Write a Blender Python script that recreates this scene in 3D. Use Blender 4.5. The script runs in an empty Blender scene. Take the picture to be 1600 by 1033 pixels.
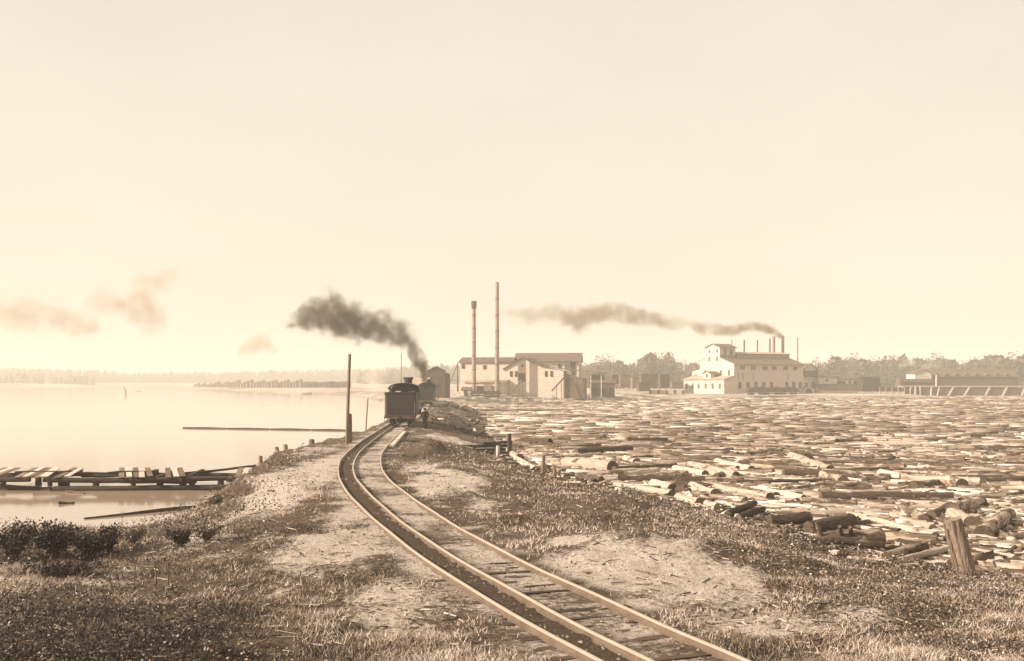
import bpy, bmesh, math, random
import numpy as np
from mathutils import Vector, Matrix

random.seed(11)
rng = np.random.default_rng(7)
SC = bpy.context.scene
COL = SC.collection
R = math.radians

# ------------------------------------------------------------------ camera
FPX, CH, HY, CX = 1700.0, 4.2, 597.0, 800.0      # focal length in photo pixels, eye height, horizon row, centre column
cam_d = bpy.data.cameras.new('camera')
cam = bpy.data.objects.new('camera', cam_d)
COL.objects.link(cam)
cam.location = (0, 0, CH)
cam.rotation_euler = (R(90), 0, 0)
cam_d.sensor_width = 36
cam_d.lens = FPX / 1600 * 36
cam_d.shift_y = (HY - 516.5) / 1600
cam_d.clip_start = 0.1
cam_d.clip_end = 20000
SC.camera = cam

# ------------------------------------------------------------------ light
SUN_AZ = Vector((-0.94, -0.24, 0)).normalized()
SUN_EL = R(27)
SUN_V = Vector((SUN_AZ.x * math.cos(SUN_EL), SUN_AZ.y * math.cos(SUN_EL), math.sin(SUN_EL)))
world = bpy.data.worlds.new('World')
SC.world = world
world.use_nodes = True
wt = world.node_tree
for n in list(wt.nodes):
    wt.nodes.remove(n)
sky = wt.nodes.new('ShaderNodeTexSky')
sky.sky_type = 'NISHITA'
sky.sun_disc = False
sky.sun_elevation = SUN_EL
sky.sun_rotation = math.atan2(SUN_AZ.x, SUN_AZ.y)
sky.air_density = 1.0
sky.dust_density = 3.0
bw = wt.nodes.new('ShaderNodeRGBToBW')
pw = wt.nodes.new('ShaderNodeMath'); pw.operation = 'POWER'; pw.inputs[1].default_value = 0.16
vm = wt.nodes.new('ShaderNodeVectorMath'); vm.operation = 'MULTIPLY'
SKY_TINT = (3.82, 3.54, 2.93)
vm.inputs[1].default_value = SKY_TINT
bg = wt.nodes.new('ShaderNodeBackground'); bg.inputs[1].default_value = 0.1
wo = wt.nodes.new('ShaderNodeOutputWorld')
wt.links.new(sky.outputs[0], bw.inputs[0])
wt.links.new(bw.outputs[0], pw.inputs[0])
cn = wt.nodes.new('ShaderNodeTexNoise'); cn.inputs['Scale'].default_value = 2.2; cn.inputs['Detail'].default_value = 5; cn.inputs['Roughness'].default_value = .6
ctc = wt.nodes.new('ShaderNodeTexCoord'); cmp_ = wt.nodes.new('ShaderNodeMapping'); cmp_.inputs['Scale'].default_value = (1, 1, 2.4)
wt.links.new(ctc.outputs['Generated'], cmp_.inputs[0]); wt.links.new(cmp_.outputs[0], cn.inputs['Vector'])
cmr = wt.nodes.new('ShaderNodeMapRange'); cmr.inputs[1].default_value = .3; cmr.inputs[2].default_value = .7; cmr.inputs[3].default_value = .955; cmr.inputs[4].default_value = 1.045
wt.links.new(cn.outputs['Fac'], cmr.inputs[0])
cml = wt.nodes.new('ShaderNodeMath'); cml.operation = 'MULTIPLY'
wt.links.new(pw.outputs[0], cml.inputs[0]); wt.links.new(cmr.outputs[0], cml.inputs[1])
wt.links.new(cml.outputs[0], vm.inputs[0])
wt.links.new(vm.outputs[0], bg.inputs[0])
wt.links.new(bg.outputs[0], wo.inputs[0])

sun_d = bpy.data.lights.new('sun', 'SUN')
sun_d.energy = 5.0
sun_d.angle = R(0.6)
sun_d.color = (1.0, 0.90, 0.74)
sun = bpy.data.objects.new('sun', sun_d)
COL.objects.link(sun)
sun.rotation_euler = SUN_V.to_track_quat('Z', 'Y').to_euler()
sun.location = (0, 0, 45)

vs = SC.view_settings
vs.view_transform = 'Standard'
vs.look = 'None'
vs.exposure = 0.96
vs.gamma = 1
vs.use_curve_mapping = False
cy = SC.cycles
cy.max_bounces = 6
cy.diffuse_bounces = 2
cy.glossy_bounces = 2
cy.transmission_bounces = 2
cy.volume_bounces = 2
cy.transparent_max_bounces = 8
cy.volume_step_rate = 1.0
cy.volume_max_steps = 512

HAZE_DENSITY = 0.00066
HAZE_COLOR = (.88, .83, .77)


# ------------------------------------------------------------------ helpers
def W(px, py, z=-0.3):
    """a photograph pixel on the level plane z, as a place in the world"""
    d = FPX * (CH - z) / (py - HY)
    return Vector(((px - CX) * d / FPX, d, z))


def AT(px, py, d):
    return Vector(((px - CX) * d / FPX, d, CH + (HY - py) * d / FPX))


def sepia(v):
    g = np.interp(v, [.03, .1, .25, .45, .8], [.69, .675, .685, .785, .89])
    b = np.interp(v, [.03, .1, .25, .45, .8], [.53, .485, .50, .63, .84])
    return (v, v * float(g), v * float(b), 1)


MATS = {}


def M(name, v, var=.3, scale=3.0, rough=.9, bump=0.0, stretch=(1, 1, 1), rnd=0.0, spec=.15, detail=6, metal=0.0, tint=None, bscale=None):
    """procedural sepia material: noise between dark and light of v, optional per-object variation"""
    if name in MATS:
        return MATS[name]
    m = bpy.data.materials.new(name)
    m.use_nodes = True
    nt = m.node_tree
    N, L = nt.nodes, nt.links
    b = N['Principled BSDF']
    b.inputs['Roughness'].default_value = rough
    b.inputs['Specular IOR Level'].default_value = spec
    b.inputs['Metallic'].default_value = metal
    tc = N.new('ShaderNodeTexCoord')
    mp = N.new('ShaderNodeMapping')
    mp.inputs['Scale'].default_value = stretch
    L.new(tc.outputs['Object'], mp.inputs[0])
    nz = N.new('ShaderNodeTexNoise')
    nz.inputs['Scale'].default_value = scale
    nz.inputs['Detail'].default_value = detail
    nz.inputs['Roughness'].default_value = .62
    L.new(mp.outputs[0], nz.inputs['Vector'])
    cr = N.new('ShaderNodeValToRGB')
    cr.color_ramp.elements[0].position = .3
    cr.color_ramp.elements[1].position = .72
    lo, hi = sepia(v * (1 - var)), sepia(min(.85, v * (1 + var)))
    if tint:
        lo = tuple(a * t for a, t in zip(lo, tint + (1,)))
        hi = tuple(a * t for a, t in zip(hi, tint + (1,)))
    cr.color_ramp.elements[0].color = lo
    cr.color_ramp.elements[1].color = hi
    L.new(nz.outputs['Fac'], cr.inputs[0])
    out = cr.outputs[0]
    if rnd:
        oi = N.new('ShaderNodeObjectInfo')
        mr = N.new('ShaderNodeMapRange')
        mr.inputs[3].default_value = 1 - rnd
        mr.inputs[4].default_value = 1 + rnd
        L.new(oi.outputs['Random'], mr.inputs[0])
        mu = N.new('ShaderNodeVectorMath'); mu.operation = 'SCALE'
        L.new(out, mu.inputs[0]); L.new(mr.outputs[0], mu.inputs['Scale'])
        out = mu.outputs[0]
    L.new(out, b.inputs['Base Color'])
    if bump:
        bp = N.new('ShaderNodeBump')
        bp.inputs['Strength'].default_value = bump
        bp.inputs['Distance'].default_value = .05
        if bscale:
            n2 = N.new('ShaderNodeTexNoise')
            n2.inputs['Scale'].default_value = bscale
            n2.inputs['Detail'].default_value = 5
            L.new(mp.outputs[0], n2.inputs['Vector'])
            L.new(n2.outputs['Fac'], bp.inputs['Height'])
        else:
            L.new(nz.outputs['Fac'], bp.inputs['Height'])
        L.new(bp.outputs[0], b.inputs['Normal'])
    MATS[name] = m
    return m


class MB:
    """collects shapes; build() links them as ONE mesh object"""
    def __init__(s):
        s.v, s.f, s.m = [], [], []

    def add(s, verts, faces, mi=0):
        o = len(s.v)
        s.v += [tuple(p) for p in verts]
        s.f += [tuple(i + o for i in f) for f in faces]
        s.m += [mi] * len(faces)
        return s

    def box(s, c, size, mi=0, rz=0.0, mat=None):
        x, y, z = [a / 2 for a in size]
        vs_ = [Vector((i * x, j * y, k * z)) for i in (-1, 1) for j in (-1, 1) for k in (-1, 1)]
        rot = mat if mat is not None else Matrix.Rotation(rz, 3, 'Z')
        vs_ = [rot @ p + Vector(c) for p in vs_]
        return s.add(vs_, [(0, 1, 3, 2), (4, 6, 7, 5), (0, 4, 5, 1), (2, 3, 7, 6), (0, 2, 6, 4), (1, 5, 7, 3)], mi)

    def beam(s, p0, p1, w, h, mi=0):
        """a squared timber from p0 to p1"""
        p0, p1 = Vector(p0), Vector(p1)
        d = (p1 - p0)
        L = d.length
        x = d / L
        up = Vector((0, 0, 1)) if abs(x.z) < .95 else Vector((0, 1, 0))
        y = up.cross(x).normalized()
        z = x.cross(y)
        rot = Matrix((x, y, z)).transposed()
        return s.box((p0 + p1) / 2, (L, w, h), mi, mat=rot)

    def tube(s, pts, rad, n=8, mi=0, cap=True, jit=0.0, cmi=None):
        """a round bar through pts with a radius per point"""
        pts = [Vector(p) for p in pts]
        if not hasattr(rad, '__len__'):
            rad = [rad] * len(pts)
        vs_, fs = [], []
        for i, p in enumerate(pts):
            d = (pts[min(i + 1, len(pts) - 1)] - pts[max(i - 1, 0)]).normalized()
            a = Vector((0, 0, 1)) if abs(d.z) < .9 else Vector((1, 0, 0))
            u = a.cross(d).normalized()
            w = d.cross(u)
            for k in range(n):
                t = 2 * math.pi * k / n
                r = rad[i] * (1 + random.uniform(-jit, jit))
                vs_.append(p + (u * math.cos(t) + w * math.sin(t)) * r)
        for i in range(len(pts) - 1):
            for k in range(n):
                a, b = i * n + k, i * n + (k + 1) % n
                fs.append((a, b, b + n, a + n))
        s.add(vs_, fs, mi)
        if cap:
            o = len(s.v) - len(vs_)
            s.f.append(tuple(o + k for k in reversed(range(n))))
            s.f.append(tuple(o + (len(pts) - 1) * n + k for k in range(n)))
            s.m += [mi if cmi is None else cmi] * 2
        return s

    def prism(s, poly, ax, a0, a1, mi=0):
        """polygon (2D) extruded along axis ax ('x','y','z') from a0 to a1"""
        n = len(poly)
        def P(u, v, a):
            return (a, u, v) if ax == 'x' else ((u, a, v) if ax == 'y' else (u, v, a))
        vs_ = [P(u, v, a0) for u, v in poly] + [P(u, v, a1) for u, v in poly]
        fs = [tuple(range(n)), tuple(reversed(range(n, 2 * n)))] + [(i, i + n, (i + 1) % n + n, (i + 1) % n) for i in range(n)]
        return s.add(vs_, fs, mi)

    def mesh(s, name, mats, smooth=False):
        me = bpy.data.meshes.new(name)
        me.from_pydata(s.v, [], s.f)
        for m in (mats if isinstance(mats, (list, tuple)) else [mats]):
            me.materials.append(m)
        me.polygons.foreach_set('material_index', s.m)
        bm = bmesh.new(); bm.from_mesh(me)
        bmesh.ops.recalc_face_normals(bm, faces=bm.faces)
        bm.to_mesh(me); bm.free()
        if smooth:
            me.polygons.foreach_set('use_smooth', [True] * len(me.polygons))
            if hasattr(me, 'set_sharp_from_angle'):
                me.set_sharp_from_angle(angle=R(40))
        return me

    def build(s, name, mats, parent=None, smooth=False):
        return link(name, s.mesh(name, mats, smooth), parent)


def link(name, me, parent=None, loc=None, rot=None):
    o = bpy.data.objects.new(name, me)
    COL.objects.link(o)
    if parent:
        o.parent = parent
    if loc is not None:
        o.location = loc
    if rot is not None:
        o.rotation_euler = rot
    return o


def tag(o, label=None, cat=None, group=None, kind=None):
    if label: o['label'] = label
    if cat: o['category'] = cat
    if group: o['group'] = group
    if kind: o['kind'] = kind
    return o


def thing(name, label, cat, loc=(0, 0, 0), rz=0.0, group=None):
    o = bpy.data.objects.new(name, None)
    COL.objects.link(o)
    o.empty_display_size = .3
    o.location = loc
    o.rotation_euler = (0, 0, rz)
    return tag(o, label, cat, group)


def dup(root, loc, rz, label=None, group=None):
    r = root.copy(); COL.objects.link(r)
    r.location = loc; r.rotation_euler = (0, 0, rz)
    if label: r['label'] = label
    if group: r['group'] = group
    for ch in list(root.children):
        c = ch.copy(); COL.objects.link(c); c.parent = r
        for g in list(ch.children):
            d = g.copy(); COL.objects.link(d); d.parent = c
    return r


def raw_mesh(name, V, F, MI, mats, smooth=False):
    """a big mesh from numpy arrays; F is (n,3) or (n,4)"""
    me = bpy.data.meshes.new(name)
    n, k = F.shape
    me.vertices.add(len(V)); me.loops.add(n * k); me.polygons.add(n)
    me.vertices.foreach_set('co', np.ascontiguousarray(V, np.float32).ravel())
    me.loops.foreach_set('vertex_index', np.ascontiguousarray(F, np.int32).ravel())
    me.polygons.foreach_set('loop_start', np.arange(0, n * k, k, dtype=np.int32))
    for m in mats:
        me.materials.append(m)
    if MI is not None:
        me.polygons.foreach_set('material_index', np.ascontiguousarray(MI, np.int32))
    if smooth:
        me.polygons.foreach_set('use_smooth', np.ones(n, bool))
    me.update(calc_edges=True)
    return me


def vnoise(x, y, seed=0):
    xi, yi = np.floor(x).astype(np.int64), np.floor(y).astype(np.int64)
    fx, fy = x - xi, y - yi
    fx, fy = fx * fx * (3 - 2 * fx), fy * fy * (3 - 2 * fy)
    def h(a, b):
        n = (a * 374761393 + b * 668265263 + seed * 974711) & 0x7fffffff
        n = ((n ^ (n >> 13)) * 1274126177) & 0x7fffffff
        return ((n ^ (n >> 16)) & 0xffff) / 65535.0
    return (h(xi, yi) * (1 - fx) + h(xi + 1, yi) * fx) * (1 - fy) + (h(xi, yi + 1) * (1 - fx) + h(xi + 1, yi + 1) * fx) * fy


def fbm(x, y, seed=0, oct=4):
    s, a, t = 0, .5, 0
    for i in range(oct):
        s = s + a * vnoise(x * 2 ** i, y * 2 ** i, seed + i); t += a; a *= .5
    return s / t


# ------------------------------------------------------------------ the lie of the land
TK = np.array([(0, 9.2), (6, 6.5), (12, 3.9), (18.2, 1.36), (24, -.72), (30, -2.55), (36, -4.18), (42, -5.63), (48, -6.93), (54, -7.93), (60, -8.68),
               (66, -9.22), (72, -9.66), (80, -10.15), (90, -10.68), (100, -11.15), (120, -12.1), (150, -13.65), (216, -17.1), (300, -21.8), (420, -28.5)])


def track_x(y):
    """middle rail: X as a smooth function of Y"""
    y = np.asarray(y, float)
    h = .5
    g = np.interp(y - 4, TK[:, 0], TK[:, 1]) + 2 * np.interp(y, TK[:, 0], TK[:, 1]) + np.interp(y + 4, TK[:, 0], TK[:, 1])
    return np.where(y > 16, g / 4, np.interp(y, TK[:, 0], TK[:, 1]))


WATER_Z = -1.5
LAKE = np.array([(-2500, 46), (-60, 44), (-40, 42.5), (-26, 42.8), (-18.9, 43), (-16, 42.2), (-14.4, 43.6), (-14.0, 47), (-14.6, 52), (-15.6, 60), (-16.8, 70),
                 (-16.4, 80), (-15.4, 95), (-15.6, 115), (-16.9, 140), (-19.5, 180), (-25, 240), (-33, 300), (-46, 360), (-60, 420), (-71, 473), (-96, 510), (-152, 646),
                 (-218, 800), (-275, 930), (-290, 990), (-262, 1060), (-300, 1700), (-480, 1660), (-600, 1650), (-450, 1230), (-540, 1150), (-900, 1100), (-2500, 900)])
POND = np.array([(0, 78.8), (2.06, 70), (3.7, 63), (5.27, 56), (7.6, 51.5), (9.5, 47.5), (11, 42.5), (11.5, 36.2), (12.4, 33), (13.9, 31.2), (16, 28.5), (24, 26), (45, 25),
                 (300, 25), (900, 300), (900, 440), (168, 440), (150, 392), (100, 392), (60, 380), (30, 334), (10, 322), (-10, 300), (-13, 277), (-8, 230), (-4.5, 182), (-3.5, 150), (-2.06, 116.7), (-1, 95)])


def poly_sd(x, y, P):
    """signed distance to a polygon, negative inside"""
    x, y = np.asarray(x, float), np.asarray(y, float)
    d = np.full(x.shape, 1e18)
    ins = np.zeros(x.shape, bool)
    n = len(P)
    for i in range(n):
        ax, ay = P[i]; bx, by = P[(i + 1) % n]
        ex, ey = bx - ax, by - ay
        wx, wy = x - ax, y - ay
        t = np.clip((wx * ex + wy * ey) / (ex * ex + ey * ey), 0, 1)
        d = np.minimum(d, (wx - ex * t) ** 2 + (wy - ey * t) ** 2)
        if ay != by:
            c = ((ay > y) != (by > y)) & (x < ex * (y - ay) / (by - ay) + ax)
            ins ^= c
    d = np.sqrt(d)
    return np.where(ins, -d, d)


def water_sd(x, y):
    wob = (fbm(x * .45, y * .45, 31, 3) - .5) * np.clip(y * .03, .8, 5)
    return np.minimum(poly_sd(x, y, LAKE), poly_sd(x, y, POND)) + wob


def side(x, y):
    return (x - track_x(y)) - .3


MOUNDS = [(-5.1, 70, 1.25, .95), (-4.4, 73, 1.2, .5), (-10.6, 46, 2.0, .3), (-6.2, 29, 1.8, .28), (-3.2, 40.5, 1.6, .35), (3.0, 28.5, 2.4, .3), (-7.6, 81.7, 1.1, -.7)]


def ground_z(x, y, sd=None):
    x, y = np.asarray(x, float), np.asarray(y, float)
    if sd is None:
        sd = water_sd(x, y)
    s = np.abs(side(x, y))
    near = np.clip((420 - y) / 120, 0, 1)
    dt = np.maximum(0, s - 1.9) * near + (1 - near) * 6
    land = np.maximum(sd, 0)
    wid = np.where(side(x, y) < 0, np.interp(y, [42, 50], [40, 2.6]), 9.0)
    t = np.clip(land / (np.minimum(land + dt * .9, wid) + 1e-6), 0, 1)
    t = np.where((dt <= 0) & (sd > 0), 1, t)
    t = t * t * (3 - 2 * t)
    t = np.where((side(x, y) < 0) & (dt > 0), t ** np.interp(y, [42, 48], [1.7, 1]), t)
    z = WATER_Z - .02 + (1.365) * t
    z = np.where(sd < 0, WATER_Z - .02 + np.maximum(sd * .35, -1.5), z)
    rough = np.clip((s - 1.5) / 2.0, 0, 1) * np.clip(sd / 1.5, 0, 1)
    z = z + rough * ((fbm(x * .22, y * .22, 5, 3) - .5) * .55 + (fbm(x * 1.1, y * 1.1, 9, 3) - .5) * .34)
    z = z + (fbm(x * 2.6, y * 2.6, 17, 3) - .5) * .10
    sr = x - track_x(y)
    z = z + .024 * np.clip((y - 21) / 8, 0, 1) * (s < 2.2) * (.6 + .8 * fbm(x * 1.5, y * 1.5, 71, 2)) + .022 * ((sr > -.7) & (sr < -.05))
    for mx, my, mr, mh in MOUNDS:
        z = z + mh * np.clip((s - 1.7) / .9, 0, 1) * np.exp(-((x - mx) ** 2 + (y - my) ** 2) / mr ** 2)
    far = np.clip((y - 520) / 700, 0, 1) * np.clip(sd / 60, 0, 1)
    return z + far * 3


def GP(px, py):
    """where the sight line through a photograph pixel first meets the ground"""
    d = np.arange(12, 400, .25)
    x = (px - CX) * d / FPX
    z = CH - (py - HY) * d / FPX
    hit = np.nonzero(z <= np.maximum(ground_z(x, d), WATER_Z))[0]
    i = hit[0] if len(hit) else len(d) - 1
    return Vector((float(x[i]), float(d[i]), float(ground_z(x[i:i + 1], d[i:i + 1])[0])))


# bare sand: pixel centre, half width and half height in the photograph, turned into patches on the ground
SAND = [(480, 750, 55, 42, 1), (500, 705, 40, 10, .6), (430, 790, 50, 20, .7), (520, 868, 75, 26, 1), (600, 940, 60, 20, .7), (560, 810, 40, 20, .8), (640, 960, 90, 30, .65), (700, 760, 55, 22, 1),
        (660, 735, 30, 12, .8), (760, 800, 40, 14, .5), (890, 868, 40, 10, .9), (1000, 905, 120, 36, 1), (1090, 925, 100, 34, 1), (1000, 960, 120, 22, .6), (1180, 985, 120, 26, .8), (720, 683, 60, 7, .8), (620, 668, 22, 5, .8),
        (700, 645, 25, 8, .5), (760, 738, 60, 8, .4), (1330, 975, 90, 16, .5), (330, 880, 50, 10, .5), (420, 930, 40, 10, .55), (180, 905, 60, 6, .5), (400, 850, 30, 12, .5), (900, 800, 60, 5, .4), (1000, 830, 80, 6, .35)]
SANDW = []
for sx, sy, sw, sh, sa in SAND:
    c = W(sx, sy, -.35)
    SANDW.append((c.x, c.y, sw * c.y / FPX, abs(W(sx, sy - sh, -.35).y - W(sx, sy + sh, -.35).y) / 2, sa))


def sand_mask(x, y):
    m = np.zeros(np.shape(x))
    for cx, cy_, rx, ry, a in SANDW:
        q = ((x - cx) / rx) ** 2 + ((y - cy_) / ry) ** 2
        m = np.maximum(m, a * np.exp(-q * .55))
    s = side(x, y)
    bed = np.clip(1 - (np.abs(s) - 1.2) / 1.8, 0, 1) * .56
    m = np.maximum(m, bed)
    m = np.maximum(m, np.clip((y - 150) / 200, 0, .55))
    return np.clip(m + (fbm(x * .9, y * .9, 77, 4) - .5) * .7 * (m > .03), 0, 1)


def cinder_shade_mask(x, y):
    s = x - track_x(y)
    c = np.clip(1 - np.abs(s + .36) / .42, 0, 1) ** .5 * 1.05
    c = np.maximum(c, .5 * np.clip(1 - np.abs(s - .25) / .8, 0, 1))
    c = np.maximum(c, .36 * np.clip(1 - np.abs(s - .9) / .8, 0, 1))
    c = np.maximum(c, .62 * np.clip(1 - np.abs(s - 1.8) / .9, 0, 1))
    dk_ = np.exp(-((x + 5.2) / 2.4) ** 2 - ((y - 119) / 13) ** 2) + .8 * np.exp(-((x + 3.9) / 1.3) ** 2 - ((y - 67.5) / 4) ** 2)  # dark patch on the far bank, and shade painted right of the mound
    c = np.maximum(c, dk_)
    return np.clip(c * (.3 + 1.4 * fbm(x * 1.3, y * 1.3, 41, 3)), 0, 1) * (y < 420)


def axis_steps(lo, hi, fine, grow, far):
    a = list(np.arange(lo, hi + 1e-6, fine))
    st, v = fine, hi
    while v < far:
        st *= grow; v += st; a.append(v)
    return a


def build_ground():
    xs = axis_steps(-30, 30, .2, 1.16, 2600)
    neg = [-v for v in axis_steps(30, 30, .2, 1.16, 2600)[1:]]
    xs = np.array(sorted(neg + xs))
    ys = np.array(sorted([-v for v in (6, 40, 200)] + axis_steps(0, 12, 1.0, 1, 12)[:-1] + axis_steps(12, 95, .22, 1.045, 2600)))
    X, Y = np.meshgrid(xs, ys)
    sd = water_sd(X, Y)
    Z = ground_z(X, Y, sd)
    ny, nx = X.shape
    V = np.stack([X.ravel(), Y.ravel(), Z.ravel()], 1)
    i = np.arange((ny - 1) * (nx - 1))
    r, c = i // (nx - 1), i % (nx - 1)
    a = r * nx + c
    F = np.stack([a, a + 1, a + nx + 1, a + nx], 1)
    m = bpy.data.materials.new('earth'); m.use_nodes = True
    nt = m.node_tree; N, L = nt.nodes, nt.links
    b = N['Principled BSDF']; b.inputs['Roughness'].default_value = .95; b.inputs['Specular IOR Level'].default_value = .08
    tc = N.new('ShaderNodeTexCoord')
    def noise(scale, det=6, rough=.65):
        n = N.new('ShaderNodeTexNoise'); n.inputs['Scale'].default_value = scale; n.inputs['Detail'].default_value = det; n.inputs['Roughness'].default_value = rough
        L.new(tc.outputs['Object'], n.inputs['Vector']); return n.outputs['Fac']
    def ramp(fac, p0, c0, p1, c1):
        n = N.new('ShaderNodeValToRGB'); e = n.color_ramp.elements
        e[0].position, e[0].color, e[1].position, e[1].color = p0, c0, p1, c1
        L.new(fac, n.inputs[0]); return n.outputs[0]
    def mix(f, a_, b_):
        n = N.new('ShaderNodeMix'); n.data_type = 'RGBA'
        L.new(f, n.inputs['Factor']); L.new(a_, n.inputs['A']); L.new(b_, n.inputs['B']); return n.outputs['Result']
    def mth(op, a_, b_):
        n = N.new('ShaderNodeMath'); n.operation = op; n.use_clamp = True
        for k, q in enumerate((a_, b_)):
            if isinstance(q, (int, float)): n.inputs[k].default_value = q
            else: L.new(q, n.inputs[k])
        return n.outputs[0]
    def attr(nm):
        n = N.new('ShaderNodeAttribute'); n.attribute_name = nm; return n.outputs['Fac']
    n1, n2, n3 = noise(1.3), noise(7, 8, .7), noise(24, 4)
    turf = ramp(n2, .32, sepia(.055), .72, sepia(.22))
    sandc = ramp(n2, .28, sepia(.34), .66, sepia(.66))
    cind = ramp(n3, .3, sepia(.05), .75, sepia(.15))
    mud = ramp(n2, .3, sepia(.14), .7, sepia(.3))
    sm = mth('ADD', attr('sand'), mth('SUBTRACT', mth('MULTIPLY', mth('ADD', mth('MULTIPLY', n1, .5), mth('MULTIPLY', n2, .5)), 1.5), .75))
    sm2 = N.new('ShaderNodeMath'); sm2.operation = 'ADD'
    # centred noise added to the mask, then sharpened
    mr = N.new('ShaderNodeMapRange'); mr.inputs[1].default_value = .36; mr.inputs[2].default_value = .62
    nn = N.new('ShaderNodeMath'); nn.operation = 'MULTIPLY_ADD'
    L.new(n2, nn.inputs[0]); nn.inputs[1].default_value = .9; nn.inputs[2].default_value = -.45
    L.new(attr('sand'), sm2.inputs[0]); L.new(nn.outputs[0], sm2.inputs[1])
    L.new(sm2.outputs[0], mr.inputs[0])
    col = mix(mr.outputs[0], turf, sandc)
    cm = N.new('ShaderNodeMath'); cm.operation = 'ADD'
    L.new(attr('cinder_shade'), cm.inputs[0])
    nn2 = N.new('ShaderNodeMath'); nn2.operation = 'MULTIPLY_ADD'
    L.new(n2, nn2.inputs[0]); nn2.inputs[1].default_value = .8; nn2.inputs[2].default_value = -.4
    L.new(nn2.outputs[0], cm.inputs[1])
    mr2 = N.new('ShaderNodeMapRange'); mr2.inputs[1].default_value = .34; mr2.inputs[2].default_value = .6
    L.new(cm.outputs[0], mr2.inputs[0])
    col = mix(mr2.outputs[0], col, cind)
    col = mix(attr('wet'), col, mud)
    L.new(col, b.inputs['Base Color'])
    bp = N.new('ShaderNodeBump'); bp.inputs['Strength'].default_value = 1.0; bp.inputs['Distance'].default_value = .11
    ad = N.new('ShaderNodeMath'); ad.operation = 'ADD'; L.new(n2, ad.inputs[0]); L.new(n3, ad.inputs[1])
    L.new(ad.outputs[0], bp.inputs['Height']); L.new(bp.outputs[0], b.inputs['Normal'])
    me = raw_mesh('ground', V, F, None, [m], True)
    for nm, arr in (('sand', sand_mask(X, Y)), ('cinder_shade', cinder_shade_mask(X, Y)), ('wet', np.clip(1 - sd / .7, 0, 1) * .8)):
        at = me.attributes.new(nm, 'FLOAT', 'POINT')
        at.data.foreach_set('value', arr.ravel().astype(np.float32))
    tag(link('ground', me), kind='structure')


build_ground()


# ------------------------------------------------------------------ water
def water_mat(name, base, rough, wave, strength):
    m = bpy.data.materials.new(name); m.use_nodes = True
    N, L = m.node_tree.nodes, m.node_tree.links
    b = N['Principled BSDF']
    b.inputs['Base Color'].default_value = sepia(base)
    b.inputs['Roughness'].default_value = rough
    b.inputs['IOR'].default_value = 1.33
    tc = N.new('ShaderNodeTexCoord'); mp = N.new('ShaderNodeMapping'); mp.inputs['Scale'].default_value = (wave * .35, wave, wave)
    L.new(tc.outputs['Object'], mp.inputs[0])
    n = N.new('ShaderNodeTexNoise'); n.inputs['Scale'].default_value = 1; n.inputs['Detail'].default_value = 3
    L.new(mp.outputs[0], n.inputs['Vector'])
    bp = N.new('ShaderNodeBump'); bp.inputs['Strength'].default_value = strength; bp.inputs['Distance'].default_value = .02
    L.new(n.outputs['Fac'], bp.inputs['Height']); L.new(bp.outputs[0], b.inputs['Normal'])
    return m


lk = MB(); lk.add([(-2580, -150, WATER_Z), (-9, -150, WATER_Z), (-9, 60, WATER_Z), (-12, 130, WATER_Z), (-17, 216, WATER_Z), (-29, 420, WATER_Z), (-29, 2560, WATER_Z), (-2580, 2560, WATER_Z)], [tuple(range(8))])
tag(lk.build('lake', water_mat('lake_water', .34, .08, 1.6, .30)), kind='structure')
pw_ = MB(); pw_.add([(-9, 20, WATER_Z), (1000, 20, WATER_Z), (1000, 520, WATER_Z), (-29, 520, WATER_Z), (-29, 420, WATER_Z), (-17, 216, WATER_Z), (-12, 130, WATER_Z), (-9, 60, WATER_Z)], [tuple(range(8))])
tag(pw_.build('log_pond_water', water_mat('pond_water', .30, .08, 3.0, .10)), kind='structure')

# ------------------------------------------------------------------ railway track
m_rail = M('rusty_rail', .14, .25, 3, .6, 0, spec=.3)
m_head = M('worn_rail_head', .40, .1, 2, .38, 0, spec=.5)
m_tie = M('weathered_tie', .075, .5, 4, .95, .6, (1, 7, 7), rnd=.35)
track = tag(bpy.data.objects.new('railway_track', None), kind='structure')
COL.objects.link(track)
prof = [(-.06, -.15), (.06, -.15), (.06, -.138), (.010, -.118), (.010, -.044), (.033, -.034), (.033, -.006), (.024, 0), (-.024, 0), (-.033, -.006), (-.033, -.034), (-.010, -.044), (-.010, -.118), (-.06, -.138)]
ys = np.concatenate([np.arange(4, 110, .6), np.arange(110, 420, 4)])


def track_frame(y):
    x = float(track_x(y)); dx = float(track_x(y + .8) - track_x(y - .8)) / 1.6
    t = Vector((dx, 1, 0)).normalized()
    return Vector((x, y, 0)), t, Vector((t.y, -t.x, 0))


for off in (-.74, 0.0, 1.38):
    mb = MB(); n = len(prof)
    vv = []
    for y in ys:
        p, t, nrm = track_frame(float(y))
        wob = .014 * math.sin(y * .35 + off * 5)
        for u, z in prof:
            q = p + nrm * (off + u + wob); vv.append((q.x, q.y, z + .01 * math.sin(y * .9 + off)))
    ff = [(i * n + k, i * n + (k + 1) % n, (i + 1) * n + (k + 1) % n, (i + 1) * n + k) for i in range(len(ys) - 1) for k in range(n)]
    mb.add(vv, ff)
    mb.m = [1 if i % n in (6, 7, 8, 9) else 0 for i in range(len(ff))]
    mb.build('rail', [m_rail, m_head], track)
tie_meshes = []
for k in range(5):
    mb = MB(); mb.box((0, 0, -.222), (3.1, .23, .15))
    mb.v = [(x + random.uniform(-.06, .06), y + random.uniform(-.02, .02), z + random.uniform(-.012, .008)) for x, y, z in mb.v]
    tie_meshes.append(mb.mesh('tie', m_tie))
y = 8.0; k = 0
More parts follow.
